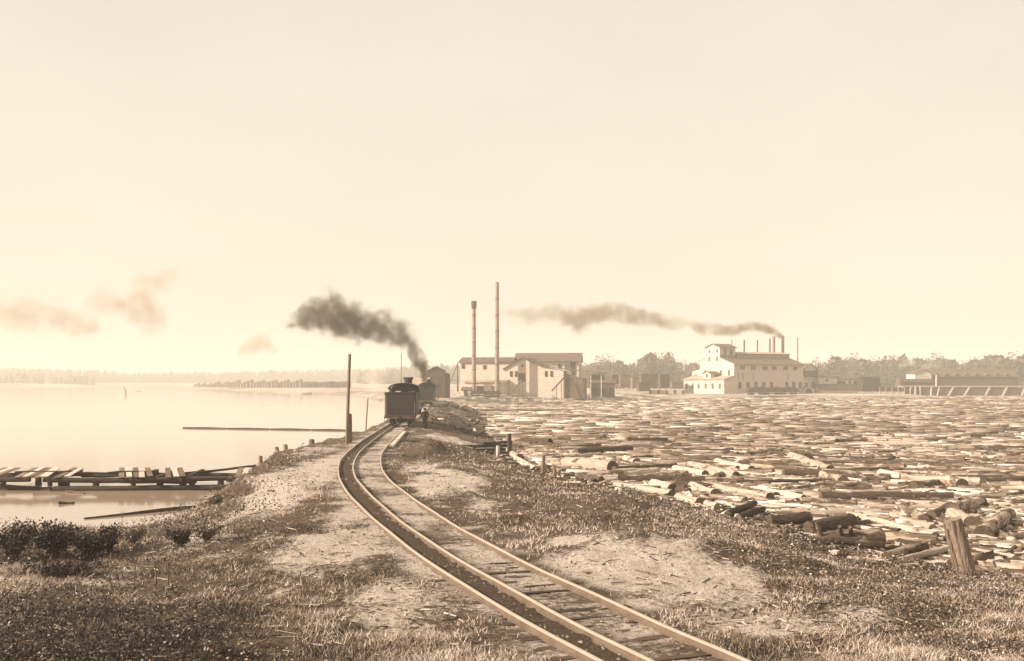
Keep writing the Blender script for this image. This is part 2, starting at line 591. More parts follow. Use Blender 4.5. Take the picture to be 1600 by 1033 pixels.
while y < 108:
    p, t, nrm = track_frame(y)
    link('tie', tie_meshes[k % 5], track, p + nrm * (.32 + random.uniform(-.12, .12)), (0, random.uniform(-.006, .006), math.atan2(nrm.y, nrm.x) + random.uniform(-.03, .03)))
    y += .58 + random.uniform(-.06, .06); k += 1
mb = MB()
while y < 300:
    p, t, nrm = track_frame(y); mb.box(p + nrm * .32 + Vector((0, 0, -.225)), (3.0, .21, .15), rz=math.atan2(nrm.y, nrm.x)); y += .7
tag(mb.build('far_ties', m_tie, track), kind='stuff')

# ------------------------------------------------------------------ shared materials
m_iron = M('black_iron', .022, .4, 5, .55, .1, spec=.35, rnd=.15)
m_iron2 = M('worn_dark_iron', .034, .4, 6, .6, .1, spec=.35)
m_coal = M('coal', .03, .5, 9, .8, .6)
m_steel = M('bright_steel', .3, .2, 8, .4, spec=.5)
m_white = M('whitewashed_boards', .52, .14, .5, .85, stretch=(1, 1, 3))
m_cream = M('grey_white_boards', .58, .18, .6, .85, stretch=(1, 1, 3))
m_tan = M('tan_boards', .50, .14, .6, .85, stretch=(3, 3, 1))
m_brown = M('brown_boards', .11, .3, .8, .9, stretch=(3, 3, 1))
m_dark = M('dark_boards', .06, .4, .9, .9)
m_roof = M('grey_roofing', .12, .3, .8, .9)
m_roofl = M('pale_roofing', .36, .2, .8, .9)
m_pane = M('dark_window_pane', .03, .2, 2, .25, spec=.5)
m_pane2 = M('dusty_window_pane', .16, .3, 2, .35, spec=.5)
m_frame = M('window_frame_paint', .55, .1, 2, .8)
m_stackp = M('pale_stack_plate', .26, .2, .7, .7, spec=.3)
m_stackd = M('sooty_stack_plate', .07, .35, .7, .7, spec=.3)
m_timber = M('old_grey_timber', .17, .45, 2.5, .92, .5, (1, 5, 5), rnd=.25)
m_timberd = M('wet_dark_timber', .055, .5, 2.5, .85, .5, (1, 5, 5), rnd=.2)
m_plank = M('sun_bleached_plank', .55, .18, 3, .85, .3, (1, 6, 6), rnd=.12)
m_post = M('weathered_post', .2, .45, 3, .92, .6, (5, 5, 1), rnd=.2)
m_lumber = M('stacked_lumber', .19, .35, 1.2, .9, rnd=.3, stretch=(1, 1, 5))
m_lumberd = M('dark_stacked_lumber', .10, .35, 1.2, .9, rnd=.2, stretch=(1, 1, 5))


def log_mat(name, cover, wood, bark, rnd):
    m = bpy.data.materials.new(name); m.use_nodes = True
    N, L = m.node_tree.nodes, m.node_tree.links
    b = N['Principled BSDF']; b.inputs['Roughness'].default_value = .92; b.inputs['Specular IOR Level'].default_value = .1
    tc = N.new('ShaderNodeTexCoord'); oi = N.new('ShaderNodeObjectInfo')
    sh = N.new('ShaderNodeVectorMath'); sh.operation = 'ADD'
    k = N.new('ShaderNodeVectorMath'); k.operation = 'SCALE'; k.inputs[0].default_value = (37, 11, 23)
    L.new(oi.outputs['Random'], k.inputs['Scale']); L.new(tc.outputs['Object'], sh.inputs[0]); L.new(k.outputs[0], sh.inputs[1])
    def nz(scale, st, det=5):
        mp = N.new('ShaderNodeMapping'); mp.inputs['Scale'].default_value = st; L.new(sh.outputs[0], mp.inputs[0])
        n = N.new('ShaderNodeTexNoise'); n.inputs['Scale'].default_value = scale; n.inputs['Detail'].default_value = det; n.inputs['Roughness'].default_value = .65
        L.new(mp.outputs[0], n.inputs['Vector']); return n.outputs['Fac']
    def ramp(f, a, ca, c, cc):
        n = N.new('ShaderNodeValToRGB'); e = n.color_ramp.elements; e[0].position, e[0].color, e[1].position, e[1].color = a, ca, c, cc
        L.new(f, n.inputs[0]); return n.outputs[0]
    fine, streak, patch = nz(9, (.35, 3, 3)), nz(3.2, (.25, 4, 4)), nz(1.1, (.6, 1.6, 1.6), 6)
    cw = ramp(streak, .3, sepia(wood * .6), .65, sepia(wood * 1.2))
    cb = ramp(fine, .35, sepia(bark * .35), .7, sepia(bark * 1.6))
    f = N.new('ShaderNodeMapRange'); c0 = .5 + (cover - .5) * .42
    f.inputs[1].default_value = c0 - .03; f.inputs[2].default_value = c0 + .03; f.inputs[3].default_value = 1; f.inputs[4].default_value = 0
    L.new(patch, f.inputs[0])
    mx = N.new('ShaderNodeMix'); mx.data_type = 'RGBA'
    L.new(f.outputs[0], mx.inputs['Factor']); L.new(cw, mx.inputs['A']); L.new(cb, mx.inputs['B'])
    mr = N.new('ShaderNodeMapRange'); mr.inputs[3].default_value = 1 - rnd; mr.inputs[4].default_value = 1 + rnd; L.new(oi.outputs['Random'], mr.inputs[0])
    mu = N.new('ShaderNodeVectorMath'); mu.operation = 'SCALE'; L.new(mx.outputs['Result'], mu.inputs[0]); L.new(mr.outputs[0], mu.inputs['Scale'])
    L.new(mu.outputs[0], b.inputs['Base Color'])
    ad = N.new('ShaderNodeMath'); ad.operation = 'MULTIPLY_ADD'; L.new(f.outputs[0], ad.inputs[0]); ad.inputs[1].default_value = .6; L.new(fine, ad.inputs[2])
    bp = N.new('ShaderNodeBump'); bp.inputs['Strength'].default_value = .9; bp.inputs['Distance'].default_value = .05
    L.new(ad.outputs[0], bp.inputs['Height']); L.new(bp.outputs[0], b.inputs['Normal'])
    return m


m_bark = log_mat('log_bark', .95, .28, .10, .35)
m_pale = log_mat('peeled_log', .22, .46, .14, .22)
m_grey = log_mat('half_barked_log', .55, .38, .14, .28)
m_cut = M('sawn_log_end', .10, .4, 5, .9, .3, rnd=.3)
m_needle = M('conifer_needles', .10, .35, .6, .9, rnd=.25)
m_leaf = M('far_leaves', .13, .35, .6, .9, rnd=.25)
m_trunk = M('tree_bark', .12, .3, 2, .9)
m_grass_d = M('dry_grass', .5, .25, 1.5, .8, spec=.1)
m_grass_m = M('dull_grass', .28, .3, 1.5, .8, spec=.1)
m_grass_k = M('dark_weed_leaf', .055, .35, 2, .65, spec=.25)
m_weed = M('broad_weed_leaf', .14, .35, 2, .5, spec=.35)


# ------------------------------------------------------------------ locomotive
def arc_pts(w, h, z, n=9):
    return [(w * math.cos(math.pi * (1 - k / (n - 1))), z + h * math.sin(math.pi * k / (n - 1))) for k in range(n)]


def wheel_mesh(r, wd, spokes, name):
    mb = MB(); n = 22
    outs = [(r * .97, wd / 2), (r, wd * .15), (r, -wd * .4), (r * 1.08, -wd * .42), (r * 1.08, -wd / 2)]
    inner = r * .8
    vs_ = []
    ring = [(inner, wd * .5)] + outs + [(inner, -wd * .5)]
    for k in range(n):
        t = 2 * math.pi * k / n
        for (rr, x) in ring:
            vs_.append((x, rr * math.cos(t), rr * math.sin(t)))
    q = len(ring)
    mb.add(vs_, [(k * q + j, k * q + (j + 1) % q, ((k + 1) % n) * q + (j + 1) % q, ((k + 1) % n) * q + j) for k in range(n) for j in range(q)])
    mb.tube([(-wd * .6, 0, 0), (wd * .7, 0, 0)], r * .24, 10)
    if spokes:
        for k in range(spokes):
            t = 2 * math.pi * k / spokes
            mb.beam((0, r * .2 * math.cos(t), r * .2 * math.sin(t)), (0, inner * 1.01 * math.cos(t), inner * 1.01 * math.sin(t)), .07, .05)
    else:
        mb.tube([(-wd * .1, 0, 0), (wd * .1, 0, 0)], inner * 1.01, 20)
    return mb.mesh(name, m_iron2, True)


def build_locomotive(label, loc, rz):
    t = thing('steam_locomotive', label, 'locomotive', loc, rz, 'locomotives on the track')
    W2 = 1.5
    # tender tank: rounded U shape, open coal space
    mb = MB()
    rc = .22
    poly = []
    for cx, cy_, a0 in ((W2 - rc, .1 + rc, -90), (W2 - rc, 6.1 - rc, 0), (-W2 + rc, 6.1 - rc, 90), (-W2 + rc, .1 + rc, 180)):
        for k in range(5):
            a = R(a0 + 90 * k / 4); poly.append((cx + rc * math.cos(a), cy_ + rc * math.sin(a)))
    mb.prism(poly, 'z', .98, 2.98)
    flare = [(x * 1.035, 3.1 + (y_ - 3.1) * 1.02) for x, y_ in poly]
    n = len(poly)
    v0 = [(x, y_, 2.98) for x, y_ in poly] + [(x, y_, 3.2) for x, y_ in flare] + [(x * .97, 3.1 + (y_ - 3.1) * .98, 3.2) for x, y_ in flare] + [(x * .96, 3.1 + (y_ - 3.1) * .96, 2.99) for x, y_ in poly]
    mb.add(v0, [(k, (k + 1) % n, (k + 1) % n + n, k + n) for k in range(n)] + [(k + n, (k + 1) % n + n, (k + 1) % n + 2 * n, k + 2 * n) for k in range(n)] + [(k + 2 * n, (k + 1) % n + 2 * n, (k + 1) % n + 3 * n, k + 3 * n) for k in range(n)])
    tank = mb.build('tender_tank', m_iron2, t)
    mb = MB()
    for z in (1.06, 2.06, 2.94):
        for k in range(30):
            mb.box((-1.3 + 2.6 * k / 29, .095, z), (.03, .02, .03))
    for sx in (-1.5, 1.5):
        for z in (1.06, 2.94):
            for k in range(40): mb.box((sx, .4 + 5.4 * k / 39, z), (.02, .03, .03))
    tag(mb.build('rivets', m_iron, tank), kind='stuff')
    MB().box((.0, .085, 2.02), (.42, .03, .13)).build('number_plate', m_iron, tank)
    MB().box((0, .086, 1.55), (2.96, .016, .07)).build('plate_seam', m_iron, tank)
    # coal heap
    mb = MB(); nx, ny = 9, 12
    vv = []
    for j in range(ny):
        for i in range(nx):
            u, w_ = i / (nx - 1) * 2 - 1, j / (ny - 1)
            vv.append((u * 1.25, .9 + 4.9 * w_, 2.72 + .3 * (1 - u * u) * math.sin(w_ * 3.0 + .1) + random.uniform(0, .14)))
    mb.add(vv, [(j * nx + i, j * nx + i + 1, (j + 1) * nx + i + 1, (j + 1) * nx + i) for j in range(ny - 1) for i in range(nx - 1)])
    mb.build('coal_heap', m_coal, t)
    mb = MB()
    mb.box((0, 3.1, .84), (2.5, 6.0, .24))
    for sx in (-.9, .9): mb.box((sx, 3.1, .66), (.16, 5.8, .2))
    fr = mb.build('tender_frame', m_iron, t)
    mb = MB(); mb.box((0, 0.0, .86), (3.06, .22, .26)); mb.box((0, -.02, 1.0), (3.1, .3, .03))
    mb.build('buffer_beam', m_timber, t)
    mb = MB(); mb.box((0, -.28, .8), (.2, .42, .2)); mb.box((.11, -.5, .8), (.09, .22, .26)); mb.box((-.1, -.44, .8), (.1, .12, .26)); mb.tube([(0, -.46, .62), (0, -.46, .98)], .04, 6)
    mb.build('coupler', m_iron, t)
    for sx in (-1.36, 1.36):
        mb = MB(); mb.box((sx, -.02, .42), (.36, .24, .04)); mb.box((sx - .15, -.02, .6), (.03, .2, .38)); mb.box((sx + .15, -.02, .6), (.03, .2, .38))
        mb.build('step', m_iron, t)
        mb = MB(); mb.tube([(sx, .06, 1.15), (sx, -.02, 1.2), (sx, -.02, 2.3), (sx, .06, 2.35)], .02, 6)
        mb.build('handrail', m_steel, t)
    mb = MB(); mb.tube([(-.35, -.12, .9), (-.38, -.3, .5), (-.3, -.34, .25)], .035, 6); mb.build('air_hose', m_iron, t)
    wm = wheel_mesh(.42, .14, 0, 'wheel')
    for y0 in (1.45, 4.75):
        mb = MB()
        for sx in (-1.0, 1.0):
            mb.box((sx, y0, .52), (.1, 2.1, .13)); mb.box((sx, y0, .3), (.08, 1.2, .08))
            for dy in (-.4, 0, .4): mb.box((sx, y0 + dy, .4), (.09, .1, .26))
            for dy in (-.85, .85): mb.box((sx, y0 + dy, .42), (.2, .26, .3))
        mb.box((0, y0, .5), (2.0, .34, .2))
        tr = mb.build('truck', m_iron, t)
        for dy in (-.85, .85):
            for sx in (-1, 1):
                link('wheel', wm, t, (sx * .74, y0 + dy, .42), (0, 0, 0 if sx > 0 else math.pi))
            mb = MB(); mb.tube([(-.7, y0 + dy, .42), (.7, y0 + dy, .42)], .07, 8); mb.build('axle', m_iron, t)
    # cab
    yb, yf = 6.6, 9.0
    mb = MB()
    for sx in (-1.44, 1.44):
        mb.box((sx, (yb + yf) / 2, 1.85), (.05, yf - yb, 1.3))
        for yy in (yb + .06, (yb + yf) / 2, yf - .06): mb.box((sx, yy, 2.98), (.055, .12, .98))
        mb.box((sx, (yb + yf) / 2, 3.5), (.05, yf - yb, .1))
    mb.box((0, yf, 1.85), (2.9, .05, 1.3))
    mb.prism(arc_pts(1.44, .55, 3.5) , 'y', yf - .02, yf + .02)
    mb.box((-1.2, yf, 3.0), (.4, .05, 1.0)); mb.box((1.2, yf, 3.0), (.4, .05, 1.0))
    mb.box((0, yf - .9, 1.1), (2.8, 2.2, .08))
    cab = mb.build('cab', m_iron, t)
    MB().prism(arc_pts(1.47, .58, 3.28), 'y', yb - .02, yb + .02).build('roof_end_panel', m_iron, t)
    outer = arc_pts(1.62, .62, 3.5, 13); inner = arc_pts(1.56, .56, 3.46, 13)
    mb = MB(); k = len(outer)
    vv = [(x, yb - .35, z) for x, z in outer] + [(x, yb - .35, z) for x, z in inner] + [(x, yf + .35, z) for x, z in outer] + [(x, yf + .35, z) for x, z in inner]
    ff = []
    for i in range(k - 1):
        ff += [(i, i + 1, 2 * k + i + 1, 2 * k + i), (k + i, 3 * k + i, 3 * k + i + 1, k + i + 1), (i, k + i, k + i + 1, i + 1), (2 * k + i, 2 * k + i + 1, 3 * k + i + 1, 3 * k + i)]
    ff += [(0, 2 * k, 3 * k, k), (k - 1, 2 * k - 1, 4 * k - 1, 3 * k - 1)]
    mb.add(vv, ff); mb.build('cab_roof', m_iron, t, True)
    # boiler with backhead
    mb = MB(); mb.tube([(0, 7.9, 2.35), (0, 9.6, 2.35), (0, 10.4, 2.3), (0, 15.4, 2.3)], [.98, .98, .84, .82], 24)
    mb.build('boiler', m_iron, t, True)
    mb = MB(); mb.tube([(0, 15.4, 2.3), (0, 16.5, 2.3)], .86, 24); mb.tube([(0, 16.5, 2.3), (0, 16.58, 2.3)], .5, 16)
    mb.build('smokebox', m_iron, t, True)
    mb = MB(); mb.tube([(0, 15.9, 3.05), (0, 15.9, 4.45), (0, 15.9, 4.5), (0, 15.9, 4.72)], [.4, .44, .56, .56], 18)
    mb.build('smokestack', m_iron, t, True)
    for yy, hh in ((11.2, .75), (13.4, .8)):
        mb = MB(); mb.tube([(0, yy, 2.9), (0, yy, 3.1 + hh * .6), (0, yy, 3.1 + hh * .85), (0, yy, 3.1 + hh)], [.42, .38, .3, .1], 16)
        mb.build('dome', m_iron, t, True)
    mb = MB()
    for sx in (-.55, .55): mb.box((sx, 12.3, 1.15), (.14, 8.6, .4))
    mb.box((0, 16.8, .85), (2.7, .25, .4))
    for sx in (-1.15, 1.15): mb.box((sx, 15.6, .95), (.55, 1.1, .6))
    for sx in (-1.2, 1.2): mb.box((sx, 12.2, 1.9), (.4, 5.6, .05))
    mb.build('engine_frame', m_iron, t)
    dw = wheel_mesh(.66, .15, 12, 'driving_wheel')
    for yy in (10.2, 11.75, 13.3):
        for sx in (-1, 1): link('driving_wheel', dw, t, (sx * .74, yy, .66), (0, 0, 0 if sx > 0 else math.pi))
    for sx in (-1, 1): link('wheel', wm, t, (sx * .74, 15.4, .42), (0, 0, 0 if sx > 0 else math.pi))
    for sx in (-.9, .9):
        mb = MB(); mb.beam((sx, 10.1, .5), (sx, 13.4, .5), .06, .12); mb.beam((sx + (.06 if sx > 0 else -.06), 11.75, .52), (sx + (.06 if sx > 0 else -.06), 15.3, .9), .05, .1)
        mb.build('side_rod', m_steel, t)
    mb = MB(); mb.box((0, 16.4, 3.5), (.5, .5, .5)); mb.tube([(0, 16.65, 3.5), (0, 16.75, 3.5)], .2, 12); mb.build('headlamp', m_iron, t)
    mb = MB()
    for k in range(9):
        a = -1 + 2 * k / 8; mb.beam((a * 1.1, 16.95, .7), (a * .35, 17.9, .15), .06, .06)
    mb.build('pilot', m_iron, t)
    return t


def on_track(y, off=.69):
    p, t, nrm = track_frame(y)
    return p + nrm * off, math.atan2(-t.x, t.y)


p, a = on_track(103.5)
loco = build_locomotive('black locomotive seen from behind its square tender, the near engine beside the standing man', p, a)
p, a = on_track(190)
dup(loco, p, a, 'far engine farther up the track, trailing the black smoke, partly hidden by the near tender')

# ------------------------------------------------------------------ the man by the track
mp = W(664, 667, -.05)
gz = float(ground_z(np.array([mp.x]), np.array([mp.y]))[0])
man = thing('person', 'man in dark coat and hat standing beside the track, back turned, hands in pockets', 'person', (mp.x, mp.y, gz), R(12))
man.scale = (1.2, 1.2, 1.12)
joints = {'pel': (0, 0, .92, .135), 'waist': (0, .0, 1.08, .15), 'chest': (0, .01, 1.28, .165), 'neck0': (0, .0, 1.44, .085), 'neck': (0, .01, 1.5, .055), 'head': (0, .02, 1.6, .082), 'crown': (0, .02, 1.69, .07),
          'hl': (-.09, 0, .86, .105), 'kl': (-.095, .02, .48, .078), 'al': (-.085, -.02, .1, .058), 'tl': (-.1, .15, .035, .04),
          'hr': (.09, 0, .86, .105), 'kr': (.1, .03, .48, .078), 'ar': (.1, 0, .1, .058), 'tr': (.13, .16, .035, .04),
          'sl': (-.19, 0, 1.39, .085), 'el': (-.285, -.05, 1.14, .065), 'wl': (-.2, .06, .95, .042), 'pl': (-.17, .1, .88, .04),
          'sr': (.19, 0, 1.39, .085), 'er': (.285, -.05, 1.14, .065), 'wr': (.2, .06, .95, .042), 'pr': (.17, .1, .88, .04)}
ed = [('pel', 'waist'), ('waist', 'chest'), ('chest', 'neck0'), ('neck0', 'neck'), ('neck', 'head'), ('head', 'crown'), ('pel', 'hl'), ('hl', 'kl'), ('kl', 'al'), ('al', 'tl'), ('pel', 'hr'), ('hr', 'kr'), ('kr', 'ar'), ('ar', 'tr'),
      ('neck0', 'sl'), ('sl', 'el'), ('el', 'wl'), ('wl', 'pl'), ('neck0', 'sr'), ('sr', 'er'), ('er', 'wr'), ('wr', 'pr')]
ks = list(joints)
me = bpy.data.meshes.new('body')
me.from_pydata([joints[k][:3] for k in ks], [(ks.index(a_), ks.index(b_)) for a_, b_ in ed], [])
tmp = bpy.data.objects.new('body_tmp', me); COL.objects.link(tmp)
tmp.modifiers.new('skin', 'SKIN')
for i, k in enumerate(ks):
    sv = me.skin_vertices[0].data[i]; sv.radius = (joints[k][3], joints[k][3]); sv.use_root = (k == 'pel')
sb = tmp.modifiers.new('sub', 'SUBSURF'); sb.levels = 2; sb.render_levels = 2
dg = bpy.context.evaluated_depsgraph_get()
bme = bpy.data.meshes.new_from_object(tmp.evaluated_get(dg))
bpy.data.objects.remove(tmp)
bme.name = 'body'
m_coat = M('dark_wool', .015, .3, 8, .95)
m_skin = M('skin', .42, .1, 8, .6)
bme.materials.clear(); bme.materials.append(m_coat); bme.materials.append(m_skin); bme.materials.append(M('boot_leather', .04, .3, 8, .6))
for pl in bme.polygons:
    c = pl.center; pl.use_smooth = True
    pl.material_index = 1 if c.z > 1.5 else (2 if c.z < .13 else 0)
link('body', bme, man)
mb = MB(); mb.tube([(0, .02, 1.665), (0, .02, 1.675)], .15, 18); mb.tube([(0, .02, 1.67), (0, .02, 1.76), (0, .02, 1.785)], [.1, .095, .07], 16)
mb.build('hat', m_coat, man, True)
mb = MB(); mb.tube([(0, .0, .78), (0, 0, .95), (0, 0, 1.1)], [.235, .215, .185], 16, cap=False); mb.build('coat_skirt', m_coat, man, True)
mb = MB(); mb.tube([(0, -.005, 1.56), (0, 0.0, 1.67)], [.088, .095], 14, cap=False); mb.build('hair', M('dark_hair', .04, .3, 20, .7), man, True)
mb = MB(); mb.box((0, .105, 1.6), (.025, .04, .045)); mb.build('nose', m_skin, man)
for sx in (-.088, .088):
    MB().box((sx, .02, 1.6), (.02, .04, .06)).build('ear', m_skin, man)


# ------------------------------------------------------------------ posts, poles and the dock
def gz1(x, y):
    return float(ground_z(np.array([x]), np.array([y]))[0])


def post(px, top, bot, wpx, z, label, group=None, lean=(0, 0), name='mooring_pile', cat='post', mat=None, d=None):
    c = W(px, bot, z) if d is None else AT(px, bot, d)
    ppm = FPX / c.y
    h, r = (bot - top) / ppm, wpx / ppm / 2
    mb = MB()
    mb.tube([(0, 0, -.6), (lean[0] * h * .3, 0, h * .3), (lean[0] * h * .7, lean[1] * h * .6, h * .7), (lean[0] * h, lean[1] * h, h)], [r * 1.08, r * 1.03, r * .97, r * .92], 10, jit=.07)
    mb.box((lean[0] * h, lean[1] * h, h), (r * 1.2, r * 1.1, .06), rz=.5)
    o = mb.build(name, mat or m_post, smooth=True)
    o.location = c
    return tag(o, label, cat, group)


G = 'short piles along the lake bank'
post(406.5, 713, 736, 7, -1.2, 'short dark pile standing at the lake end of the timber dock', G, (.03, 0))
post(434, 699, 712, 7, -.9, 'short leaning pile in a pair, the one nearer the dock', G, (-.15, 0))
post(447.5, 695, 708, 7, -.9, 'short leaning pile in a pair, the one nearer the tall pole', G, (-.15, 0))
post(487, 687, 698, 9, -.7, 'squat pile alone on the grassy rim between the pair and the tall pole', G)
post(537, 689, 697, 5, -.5, 'tiny stub pile at the foot of the tall leaning pole', G)
post(545.5, 647, 696, 9, -.35, 'thick weathered post as tall as a man against the tall leaning pole', name='wooden_post')
post(541.5, 554, 697, 5, -.35, 'tall thin pole leaning right above the lake bank', name='tall_pole', cat='pole', lean=(.035, 0))
post(571.5, 622, 670, 2.2, -1.3, 'slender bare pole in the water between tall pole and tender', name='slender_pole', cat='pole', lean=(.07, 0))
post(627, 553, 622, 1.6, 0, 'faint distant pole rising above the near engine cab', name='distant_pole', cat='pole', d=300, mat=m_timber)
post(666.5, 572, 628, 1.6, 0, 'pale thin post standing beside the far engine', name='pale_pole', cat='pole', d=205, mat=m_frame)
post(778, 697, 713, 6, -1.25, 'pale short stake in front of the dark timber retaining wall', 'stakes at the pond edge', name='stake', mat=m_plank)
post(796, 678, 707, 7, -1.25, 'dark upright post at the end of the timber retaining wall', 'stakes at the pond edge', name='stake', mat=m_timberd)
post(848, 712, 737, 6, -1.2, 'grey split stake in the grass by the thick pale log', 'stakes at the pond edge', name='stake', lean=(.06, 0))
post(867, 728, 740, 6, -1.2, 'low broken stub beside the grey split stake', 'stakes at the pond edge', name='stake', lean=(-.1, 0))
post(970.5, 757, 774, 9, -1.15, 'short pale stump post before the long pale log', 'stakes at the pond edge', name='stake', mat=m_plank)
post(897, 867, 884, 6, -.3, 'small pale marker stub beside the track in the sand', 'stakes at the pond edge', name='stake', mat=m_plank)

# big leaning post, lower right
c = W(1513, 899, -1.0)
mb = MB(); ppm = FPX / c.y
mb.tube([(0, 0, -.4), (-.10, 0, .35), (-.27, 0, .95), (-.42, .02, 1.5)], [.27, .25, .245, .23], 12, jit=.1)
for k in range(9):
    a_ = k * .7; mb.beam((.24 * math.cos(a_), .24 * math.sin(a_), -.2), (-.42 + .22 * math.cos(a_), .22 * math.sin(a_), 1.5 - .12 * (k % 3)), .05, .06)
o = mb.build('leaning_post', M('leaning_post_wood', .24, .5, 3, .92, .9, (6, 6, 1)), smooth=True); o.location = c
tag(o, 'thick grey weathered post leaning left among the logs near the corner', 'post')

# dock of logs and planks over the lake
dk = thing('timber_dock', 'broken low timber dock in the lake, loose pale planks on dark logs', 'dock', (0, 0, -.17))
def dx(px, d=58.0): return (px - CX) * d / FPX
for (x0, x1, y0, y1, z0, z1, r) in ((96, 345, 57.0, 57.6, -1.3, -1.22, .17), (320, 405, 57.3, 57.6, -1.25, -1.15, .15), (94, 405, 57.0, 57.6, -.78, -.72, .14), (-60, 60, 57.2, 57.0, -.8, -.74, .15), (150, 300, 58.2, 58.8, -.92, -.98, .14), (20, 90, 57.6, 57.2, -1.28, -1.3, .16), (-80, 60, 58.4, 57.6, -1.2, -1.25, .16),
                                    (95, 250, 60.8, 61, -.82, -.85, .14), (230, 402, 61.2, 61.5, -.86, -.92, .15), (20, 100, 60.5, 61, -.8, -.82, .13), (-80, 70, 61, 61, -.9, -.82, .15), (260, 372, 60.2, 62.2, -.72, -.42, .07), (25, 96, 59, 59.2, -.55, -.5, .07), (96, 215, 59.4, 59.6, -.6, -.62, .06), (10, 98, 59.0, 59.2, -.52, -.5, .06), (160, 232, 58.8, 59.6, -.52, -.5, .05)):
    mb = MB(); n = 5
    A, B = Vector((dx(x0), y0, z0)), Vector((dx(x1), y1, z1))
    mb.tube([A.lerp(B, i / n) + Vector((0, 0, random.uniform(-.03, .03))) for i in range(n + 1)], [r * (1.05 - .15 * i / n) for i in range(n + 1)], 9, jit=.06)
    mb.build('stringer_log', m_timberd, dk, True)
for px in (60, 78, 96, 104, 150, 208, 250, 286, 300, 345, 372, 398, 5, -40):
    y = 58.6 + random.uniform(-.6, 1.8)
    mb = MB(); mb.tube([(dx(px, y), y, -2.6), (dx(px, y), y, -.9 + random.uniform(-.08, .1))], random.uniform(.12, .19), 9, jit=.05)
    mb.build('pile', m_timberd, dk, True)
for px in (82, 88, 214, 246, 290, 365):
    MB().beam((dx(px), 57.0, -.78), (dx(px) - .1, 61.6, -.66), .2, .2).build('cross_timber', m_timberd, dk)
for (px, n, sk) in ((56, 2, -.9), (30, 3, -.8), (92, 2, -.7), (190, 2, -1.3), (212, 3, -1.3), (262, 3, -1.2), (366, 2, -.7), (60, 2, -.9), (-30, 3, -.5)):
    for k in range(n):
        x = dx(px) + k * .34
        A, B = Vector((x + .4, 57.0 + random.uniform(-.2, .2), -.62 + .02 * k)), Vector((x + .4 + sk * 1.2, 61.3, -.47))
        MB().beam(A, B, .28, .05).build('plank', m_plank if k % 3 == 1 else m_lumber, dk)

# boom of long logs across the lake
for i, (x0, x1) in enumerate(((286, 352), (354, 420), (422, 484), (486, 544))):
    A, B = W(x0, 669.3 + i * 1.0, WATER_Z), W(x1, 670.3 + i * 1.0, WATER_Z)
    mb = MB(); mb.tube([A, A.lerp(B, .5) + Vector((0, .2, .02)), B], [.14, .17, .15], 8)
    tag(mb.build('boom_log', m_timberd), ('thin boom log out on the lake, farthest from the tall pole', 'boom log second out from the free end of the chain', 'boom log third along the chain toward the tall pole', 'boom log nearest the tall pole, ending at the bank')[i], 'log', 'boom logs chained across the lake')

# timber retaining wall at the head of the pond, beyond the track bank
rw = thing('timber_retaining_wall', 'low dark retaining wall of long timbers across the bank beyond the sand mound', 'retaining wall', (0, 0, 0))
for (x0, x1, y_, z, s_) in ((692, 797, 84, -.82, .26), (690, 790, 83.6, -1.1, .26), (700, 796, 83.8, -1.4, .3), (755, 800, 84.5, -.56, .2)):
    MB().beam(AT(x0, 0, y_).xy.to_3d() + Vector((0, 0, z)), AT(x1, 0, y_ + 1.2).xy.to_3d() + Vector((0, 0, z + .05)), s_, s_ * .95).build('timber', m_timberd, rw)
for px in (705, 740, 775): MB().tube([(dx(px, 83.3), 83.3, -1.9), (dx(px, 83.3), 83.3, -.75)], .12, 8).build('pile', m_timberd, rw)

# open culvert beside the track
cv = thing('culvert', 'open timber culvert with a pale sill beam beside the right rail', 'culvert')
A, B = W(612, 697, -.05), W(632, 675, -.05)
MB().beam(A + Vector((0, 0, -.06)), B + Vector((0, 0, -.06)), .3, .28).build('sill_beam', m_tan, cv)
q = W(640, 692, -.3)
mb = MB()
mb.box(q + Vector((0, 0, -.02)), (1.9, .26, .3)); mb.box(q + Vector((.1, 3.4, 0)), (1.9, .26, .3)); mb.box(q + Vector((.95, 1.7, -.03)), (.24, 3.1, .3))
mb.build('frame_timber', m_timberd, cv)
MB().box(q + Vector((0, 1.7, -.02)), (1.6, 3.0, .16)).build('dark_boards', m_coal, cv)  # black boards laid in the pit to stand for its shade


